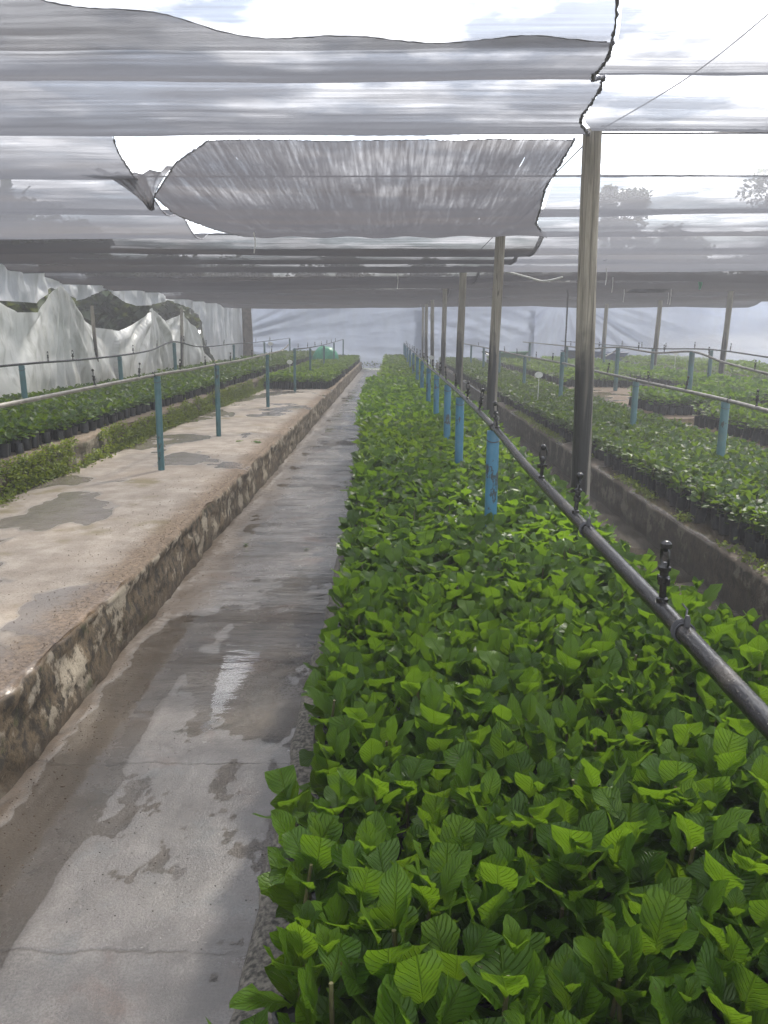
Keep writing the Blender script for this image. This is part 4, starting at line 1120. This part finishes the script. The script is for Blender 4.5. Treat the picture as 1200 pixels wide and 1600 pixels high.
# scraps caught in the far nets
def scrap(c, w, h, mat, label, name, tilt=0.0):
    n = 7; u = np.linspace(-0.5, 0.5, n); U, W = np.meshgrid(u, u)
    X = U * w + tilt * W * w; Z = W * h + 0.03 * np.sin(U * 7) * h; Y = 0.05 * np.cos(U * 5 + W * 4)
    V = np.stack([X, Y, Z], -1).reshape(-1, 3)
    o = mesh_np(name, V, grid_faces(n, n), M[mat], loc=c)
    sm = o.modifiers.new('thick', 'SOLIDIFY'); sm.thickness = 0.006
    tag(o, label, 'scrap')
scrap((6.6, 20.4, 2.72), 0.95, 0.20, 'dark_cloth', 'dark cloth patch slung under the far roof net at right', 'cloth_patch', 0.35)
scrap((6.75, 17.6, 2.66), 0.07, 0.22, 'green_plastic', 'small green rag hanging from the net above the right poles', 'rag', -0.2)
wb = MB(); wb.tube(interp_path([(2.1, 14.8, 2.72), (2.5, 14.8, 2.62), (2.8, 14.8, 2.55), (3.15, 14.8, 2.62)], 6), 0.016, 8)
tag(wb.build('hose_piece', M['white_plastic']), 'short white hose looped beneath the net right of the third pole', 'hose')
for k, (x, y, h, z1) in enumerate(((5.8, 20.0, 0.35, 2.72), (6.9, 19.8, 0.42, 2.72), (3.6, 13.5, 0.28, 2.68), (4.4, 16.0, 0.3, 2.7), (-1.4, 8.2, 0.2, 2.6), (0.1, 14.5, 0.28, 2.68), (7.6, 22, 0.35, 2.75))):
    s_ = MB(); s_.tube([(0, 0, 0), (0.01, 0.01, -h * 0.5), (-0.005, 0, -h)], 0.006, 5)
    tag(s_.build('string', M['white_plastic'], loc=(x, y, z1)), 'pale loose string dangling from the roof net, %s from the camera' % names[[5, 4, 1, 3, 0, 2, 6][k]], 'string', 'loose strings under the nets')
vp = MB(); vp.tube([(0, 0, 0), (0, 0, 1.6), (-0.05, 0, 1.75), (-0.2, 0, 1.8)], 0.02, 8)
tag(vp.build('riser_pipe', M['pipe'], loc=(4.45, 20.2, 1.0)), 'thin dark upright riser pipe before the blue sheet, hooked at its top', 'pipe')

# ------------------------------------------------------------------ side and end sheets
SX = -6.7
def px_side(px_, py_):                       # a point of the side sheets: distance along the house and height
    cx = (px_ - 600) / 1200; cy = (800 - py_) / 1200
    c, s = math.cos(R(PITCH)), math.sin(R(PITCH))
    d = np.array([cx, c + cy * s, -s + cy * c]); a = R(0.57)
    d = np.array([d[0] * math.cos(a) - d[1] * math.sin(a), d[0] * math.sin(a) + d[1] * math.cos(a), d[2]])
    t = SX / d[0]
    return t * d[1], CAM_Z + t * d[2]
def sheet(name, label, top, bot, mat, nu, nv, amp, seed, freq=1.0, fan=True, peaks=()):
    """top, bot: lists of (Y, z) along the house; sheet hangs in folds between them"""
    top = np.array(top); bot = np.array(bot)
    def resample(L, n, arc):
        d = np.hypot(np.diff(L[:, 0]), np.diff(L[:, 1]) * arc); s = np.concatenate([[0], np.cumsum(d)])
        q = np.linspace(0, s[-1], n)
        return np.interp(q, s, L[:, 0]), np.interp(q, s, L[:, 1])
    ty, tz = resample(top, nu, 2.0 if fan else 0.3); by, bz = resample(bot, nu, 0.1)
    v = np.linspace(0, 1, nv)[:, None]
    u = np.arange(nu)[None, :] * (1.0 / nu)
    Y = ty[None] * (1 - v) + by[None] * v; Z = tz[None] * (1 - v) + bz[None] * v
    L = (by[-1] - by[0])
    f = fbm(u * L * 1.9 * freq + 0 * v, v * 0.7 + 0 * u, seed, 3) + 0.5 * fbm(Y * 0.8, Z * 1.3, seed + 2, 3)
    fine = 0.5 * fbm(Y * 3, Z * 2, seed + 5, 2)
    X = SX + amp * 2 * f * (0.35 + 0.65 * np.sin(PI * np.clip(v * 0.8 + 0.1, 0, 1))) + 0.03 * fine
    if len(peaks):                             # creases fan out below each tied-up peak
        pk = np.array(peaks)
        d = np.abs(Y[..., None] - pk[:, 0]) + 0.35 * np.abs(Z[..., None] - pk[:, 1]); w = np.argmin(d, -1)
        dy = Y - pk[w, 0]; dz = pk[w, 1] - Z + 0.15
        ang = np.arctan2(dy, np.maximum(dz, 0.05)); rr = np.hypot(dy, dz)
        g = 3.2 * fbm(ang * 5 + w * 13.0, rr * 0.3, seed + 9, 2)
        X = X + 0.16 * g * np.clip(rr / 1.2, 0.1, 1.0)
    P = np.stack([X + 0 * Y, Y, Z], -1).reshape(-1, 3)
    o = mesh_np(name, P, grid_faces(nu, nv), M[mat])
    return tag(o, label, 'plastic sheet', 'plastic sheets closing the sides')
def pl(pts): return [px_side(*p) for p in pts]
up_bot = pl([(0, 469), (60, 474), (86, 449), (122, 470), (168, 452), (190, 470), (215, 478), (236, 477), (264, 469), (300, 483), (316, 500), (323, 535), (336, 562)])
yE, zE = px_side(386, 556)
up_bot = [(-2, 2.1), (5, 2.0), (9, 2.12)] + up_bot + [(yE - 3, 0.35), (yE, 0.35)]
up_top = [(-2, 2.86), (10.1, 2.84), (20, 2.86), (30, 2.92), (yE, 3.05)]
sheet('plastic_sheet', 'silver white upper sheet hanging ragged from the roof edge at left', up_top, up_bot, 'tarp_upper', 800, 60, 0.22, 3, 2.0, False)
lo_top = pl([(0, 471), (22, 488), (60, 488), (75, 466), (88, 446), (104, 468), (125, 489), (152, 512), (182, 517), (206, 500), (231, 481), (256, 505), (284, 488), (291, 500), (311, 532), (330, 560)])
lo_top = [(-2, 1.7), (6, 2.15), (9.5, 1.9)] + lo_top
lo_bot = [(-2, 0.05), (8, 0.1), (13, 0.3), (px_side(330, 566)[0], 0.2)]
o = sheet('plastic_sheet', 'dirty white lower sheet draped from peaks like a tent along the left side', lo_top, lo_bot, 'tarp_lower', 900, 80, 0.16, 8, 0.8, True, pl([(88, 444), (231, 479), (286, 486)]) + [(9.0, 2.3), (4.0, 2.4)])
o.location.x = 0.06
# far end, Y = 36.3
def end_sheet(label, x0, x1, seed, ox=0.0, centre=None):
    nu, nv = int((x1 - x0) * 12), 40
    u = np.linspace(0, 1, nu)[None]; v = np.linspace(0, 1, nv)[:, None]
    X = x0 + (x1 - x0) * u + 0 * v; Z = 0.03 + 3.02 * (1 - v) + 0 * u
    if centre:                                 # creases running towards the point the sheet is tied at
        cx, cz = centre
        ang = np.arctan2(Z - cz, X - cx)
        f = fbm(ang * 9, np.hypot(X - cx, Z - cz) * 0.15, seed, 4) * np.clip(np.hypot(X - cx, Z - cz) / 3, 0.1, 1)
    else:
        f = fbm(X * 0.5 + Z * 1.4, Z * 1.1 - X * 0.3, seed, 4)
    Y = 36.32 + ox + (0.9 if centre and x0 > 0 else 0.65) * f + 0.10 * fbm(X * 2.5, Z * 1.2, seed + 4, 3)
    P = np.stack([X, Y, Z], -1).reshape(-1, 3)
    tag(mesh_np('plastic_sheet', P, grid_faces(nu, nv), M['tarp_far']), label, 'plastic sheet', 'plastic sheets closing the sides')
end_sheet('smooth pale blue sheet closing the far end left of the pole row', -6.75, 1.4, 3, 0.0, (-9, 1.0))
end_sheet('pale blue sheet closing the far end behind the pole row', 1.2, 6.6, 6, 0.25)
end_sheet('creased blue sheet with fanning folds behind the second pole row', 6.5, 18.0, 9, 0.55, (7.9, 3.4))
# low dark band: wet earth kerb at the sheet's foot
sw = MB()
P = np.stack([rng.uniform(-5, 12, 700), 36.0 + rng.random(700) * 0.3, 0.1 + 0.2 * rng.random(700)], 1)
weeds('weeds', 'thin weeds along the foot of the far blue sheets', P, 0.08, 3, 'leaf_dark')

# ------------------------------------------------------------------ wheelbarrows and the green bundle
def wheelbarrow(x, y, rz, paint, label, s=1.0):
    root = empty('wheelbarrow', (x, y, 0.0), rz); root.scale = (s, s, s)
    t = MB()
    top = [(-0.33, -0.45, 0.66), (0.33, -0.45, 0.66), (0.33, 0.42, 0.62), (-0.33, 0.42, 0.62)]
    bot = [(-0.22, -0.18, 0.36), (0.22, -0.18, 0.36), (0.20, 0.28, 0.38), (-0.20, 0.28, 0.38)]
    ti = [(a * 0.95, b * 0.95, c) for a, b, c in top]; bi = [(a * 0.93, b * 0.93, c + 0.012) for a, b, c in bot]
    vs = top + bot + ti + bi
    fs = [(4, 5, 6, 7)[::-1], (12, 13, 14, 15)]
    for k in range(4):
        j = (k + 1) % 4
        fs += [(k, j, j + 4, k + 4)[::-1], (k + 8, j + 8, j + 12, k + 12), (k, j, j + 8, k + 8)]
    t.add(vs, fs); t.tube([Vector(top[k]) for k in (0, 1, 2, 3, 0)], 0.014, 8)
    t.build('tray', M[paint], root, False)
    for sx in (-1, 1):
        h = MB(); h.tube([(sx * 0.10, -0.62, 0.20), (sx * 0.20, -0.2, 0.34), (sx * 0.26, 0.3, 0.37), (sx * 0.30, 0.85, 0.62)], 0.018, 8); h.build('handle', M['steel'], root)
        g = MB(); g.tube([(sx * 0.295, 0.80, 0.60), (sx * 0.31, 0.93, 0.66)], 0.023, 8); g.build('grip', M['rubber'], root)
        l = MB(); l.tube([(sx * 0.25, 0.22, 0.36), (sx * 0.25, 0.34, 0.02), (sx * 0.25, 0.20, 0.02), (sx * 0.22, 0.08, 0.36)], 0.014, 8); l.build('leg', M['steel'], root)
    w = MB(); n = 20
    ring = [(0, -0.62 + 0.165 * math.cos(a), 0.20 + 0.165 * math.sin(a)) for a in np.linspace(0, 2 * PI, n + 1)]
    w.tube(ring, 0.036, 8, cap=False); wo = w.build('wheel', M['rubber'], root)
    rm = MB(); rm.tube([(-0.03, -0.62, 0.20), (0.03, -0.62, 0.20)], 0.125, 18); rm.build('rim', M['steel'], wo)
    return tag(root, label, 'wheelbarrow', 'wheelbarrows by the far sheet')
wheelbarrow(5.0, 32.2, R(75), 'green_paint', 'green wheelbarrow parked sideways before the blue sheet', 1.35)
wheelbarrow(7.6, 31.5, R(-70), 'blue_paint', 'dark blue wheelbarrow parked behind the right bed posts', 1.45)
wheelbarrow(9.1, 32.6, R(100), 'blue_paint', 'second blue wheelbarrow partly behind the thick pole', 1.3)
bd = Bulk()
th = np.linspace(0, 2 * PI, 33)[None]; ph = np.linspace(0.02, PI * 0.55, 16)[:, None]
r_ = 1 + 0.25 * fbm(np.cos(th) * 2 + 5, np.sin(th) * 2 + ph * 2, 4, 3)
Pb = np.stack([0.5 * r_ * np.sin(ph) * np.cos(th), 0.35 * r_ * np.sin(ph) * np.sin(th), 0.52 * r_ * np.cos(ph) + 0 * th], -1).reshape(-1, 3)
tag(mesh_np('net_bundle', Pb, grid_faces(33, 16), M['green_plastic'], loc=(-2.55, 30.0, 0.60)), 'rumpled green net bundle heaped behind the platform block', 'bundle')

# ------------------------------------------------------------------ trees beyond the sheets
def tree(x, y, h, cr, label, seed, dens=1.0, name='tree', trunk_h=0.4, leafy='leaf_tree'):
    r = np.random.default_rng(seed)
    root = empty(name, (x, y, -0.03))
    tb = MB()
    tk = h * 0.022 + 0.05
    top = Vector((r.normal(0, 0.3), r.normal(0, 0.3), h * 0.85))
    tb.tube([(0, 0, 0), (r.normal(0, .1), r.normal(0, .1), h * 0.3), (top.x * .6, top.y * .6, h * 0.6), top], [tk, tk * .8, tk * .5, tk * .15], 9)
    cl = []
    for k in range(int(14 * dens) + 8):
        a = r.random() * 6.28; z = h * (trunk_h + (1 - trunk_h) * r.random() ** 0.8)
        f = (z / h - trunk_h) / (1 - trunk_h)
        rr = cr * math.sqrt(max(0.08, 1 - (2 * f - 0.9) ** 2 * 0.85)) * r.uniform(0.35, 1.0)
        c = Vector((rr * math.cos(a), rr * math.sin(a), z)); cl.append(c)
        s0 = Vector((top.x * 0.5, top.y * 0.5, z * 0.72))
        tb.tube([s0, (s0 + c) / 2 + Vector((0, 0, 0.2)), c], [tk * .3, tk * .18, tk * .06], 6)
    tb.build('trunk', M['bark'], root)
    B = Bulk()
    n = int(210 * (0.6 + 0.4 * dens))
    for c in cl:
        rad = cr * r.uniform(0.22, 0.42)
        d = r.normal(0, 1, (n, 3)); d /= np.linalg.norm(d, axis=1)[:, None]
        P = np.array(c)[None] + d * (rad * r.random(n) ** 0.45)[:, None] * np.array([1, 1, 0.7])
        B.leaves(TINY, P, r.random(n) * 6.28, r.uniform(-1, 1, n), r.normal(0, 0.7, n), r.uniform(0.22, 0.42, n), 0, r.random(n))
    B.build('crown', M[leafy], root)
    tag(root, label, 'tree', 'trees behind the plastic sheets')
tree(26.2, 50, 16.5, 4.6, 'tall dense tree seen through the net at the right frame edge', 1, 1.5)
tree(14.2, 52, 10.8, 1.9, 'slim small-crowned tree showing just right of the thick pole', 2, 0.6, trunk_h=0.65)
tree(19.0, 56, 8.6, 3.2, 'low broad tree between the slim tree and the tall right one', 3)
tree(9.0, 58, 5.4, 3.4, 'tree behind the far blue sheet left of the slim tree', 4)
tree(3.0, 60, 5.4, 3.5, 'tree behind the far sheet straight beyond the pole row', 5)
tree(-4.0, 57, 5.5, 3.8, 'tree beyond the far sheet straight over the path end', 6)
tree(-10.5, 50, 5.6, 3.8, 'tree beyond the corner of the white and blue sheets', 7)
tree(-15.5, 31, 6.6, 3.2, 'tree behind the left side sheets near their far end', 8)
tree(-13.0, 21.0, 5.4, 2.7, 'tree seen through the torn opening of the side sheets', 9, trunk_h=0.35)
tree(-17, 21.5, 5.6, 3.0, 'tree behind the left side sheets nearest the frame edge', 10)
tree(33, 46, 11, 3.8, 'tree off beyond the right edge of the house', 11)
for i in range(9):
    tree(-9.3 - 0.8 * (i % 2), 11.5 + i * 2.9, 3.6 + 0.5 * ((i * 7) % 3), 2.0, 'dark leafy bush outside the left side sheets, %s from the camera' % names[i], 40 + i, 1.2, 'bush', 0.08)
for i in range(13):
    tree(-24 + i * 5.2, 46.5 + 1.5 * (i % 3), (5.0 if i < 8 else 6.6) + 0.5 * ((i * 5) % 3), 3.1, 'dense bush in the belt beyond the far blue sheets, %s from the left' % (names + ['thirteenth'])[i], 60 + i, 1.1, 'bush', 0.10)
# earth bank outside the left side
xs = np.linspace(-30, -7.6, 40); ysb = np.linspace(-5, 48, 80)
X, Y = np.meshgrid(xs, ysb)
Z = -0.03 + np.clip((-X - 7.6) / 6, 0, 1) ** 1.2 * 1.9 + 0.5 * fbm(X * 0.5, Y * 0.5, 3, 4) * np.clip((-X - 7.6) / 2, 0, 1)
tag(mesh_np('earth_bank', np.stack([X.ravel(), Y.ravel(), Z.ravel()], 1), grid_faces(40, 80), M['ground']), kind='structure')

# ------------------------------------------------------------------ haze and mist
def vol(name, density, col, aniso, label=None, cat=None):
    t = NT(name); p = t.n('VolumePrincipled')
    p.inputs['Color'].default_value = (*col, 1); p.inputs['Anisotropy'].default_value = aniso
    return t, p
t, p = vol('pale_haze', 0, (0.93, 0.95, 1.0), 0.25)
p.inputs['Density'].default_value = 0.0090
t.l(p.outputs[0], t.out.inputs['Volume'])
hz = MB(); hz.box((0, 30, 8.5), (120, 90, 19.2))
hz.v = [(x, y, z) for x, y, z in hz.v]
tag(hz.build('haze', t.m, smooth=False), 'thin pale haze filling the whole net house', 'haze', kind='stuff')

t, p = vol('drifting_mist', 0, (0.97, 0.98, 1.0), 0.2)
co = t.coord('Object')
ln = t.n('VectorMath', operation='LENGTH'); t.l(co, ln.inputs[0])
fall = t.math('SUBTRACT', 1.0, t.step(ln.outputs['Value'], 0.15, 0.98))
t.l(t.math('MULTIPLY', fall, t.math('MULTIPLY', t.step(t.noise(co, 2.2, 3), 0.3, 0.65), 0.20)), p.inputs['Density'])
t.l(p.outputs[0], t.out.inputs['Volume'])
ms = MB(); prof = [(math.sin(a), -math.cos(a)) for a in np.linspace(0.05, PI - 0.05, 12)]
ms.lathe(prof, n=20)
mo = ms.build('mist', t.m, loc=(12.5, 29.0, 1.15)); mo.scale = (4.6, 5.5, 0.85)
tag(mo, 'white mist of fine spray drifting over the outermost right bed', 'mist', kind='stuff')
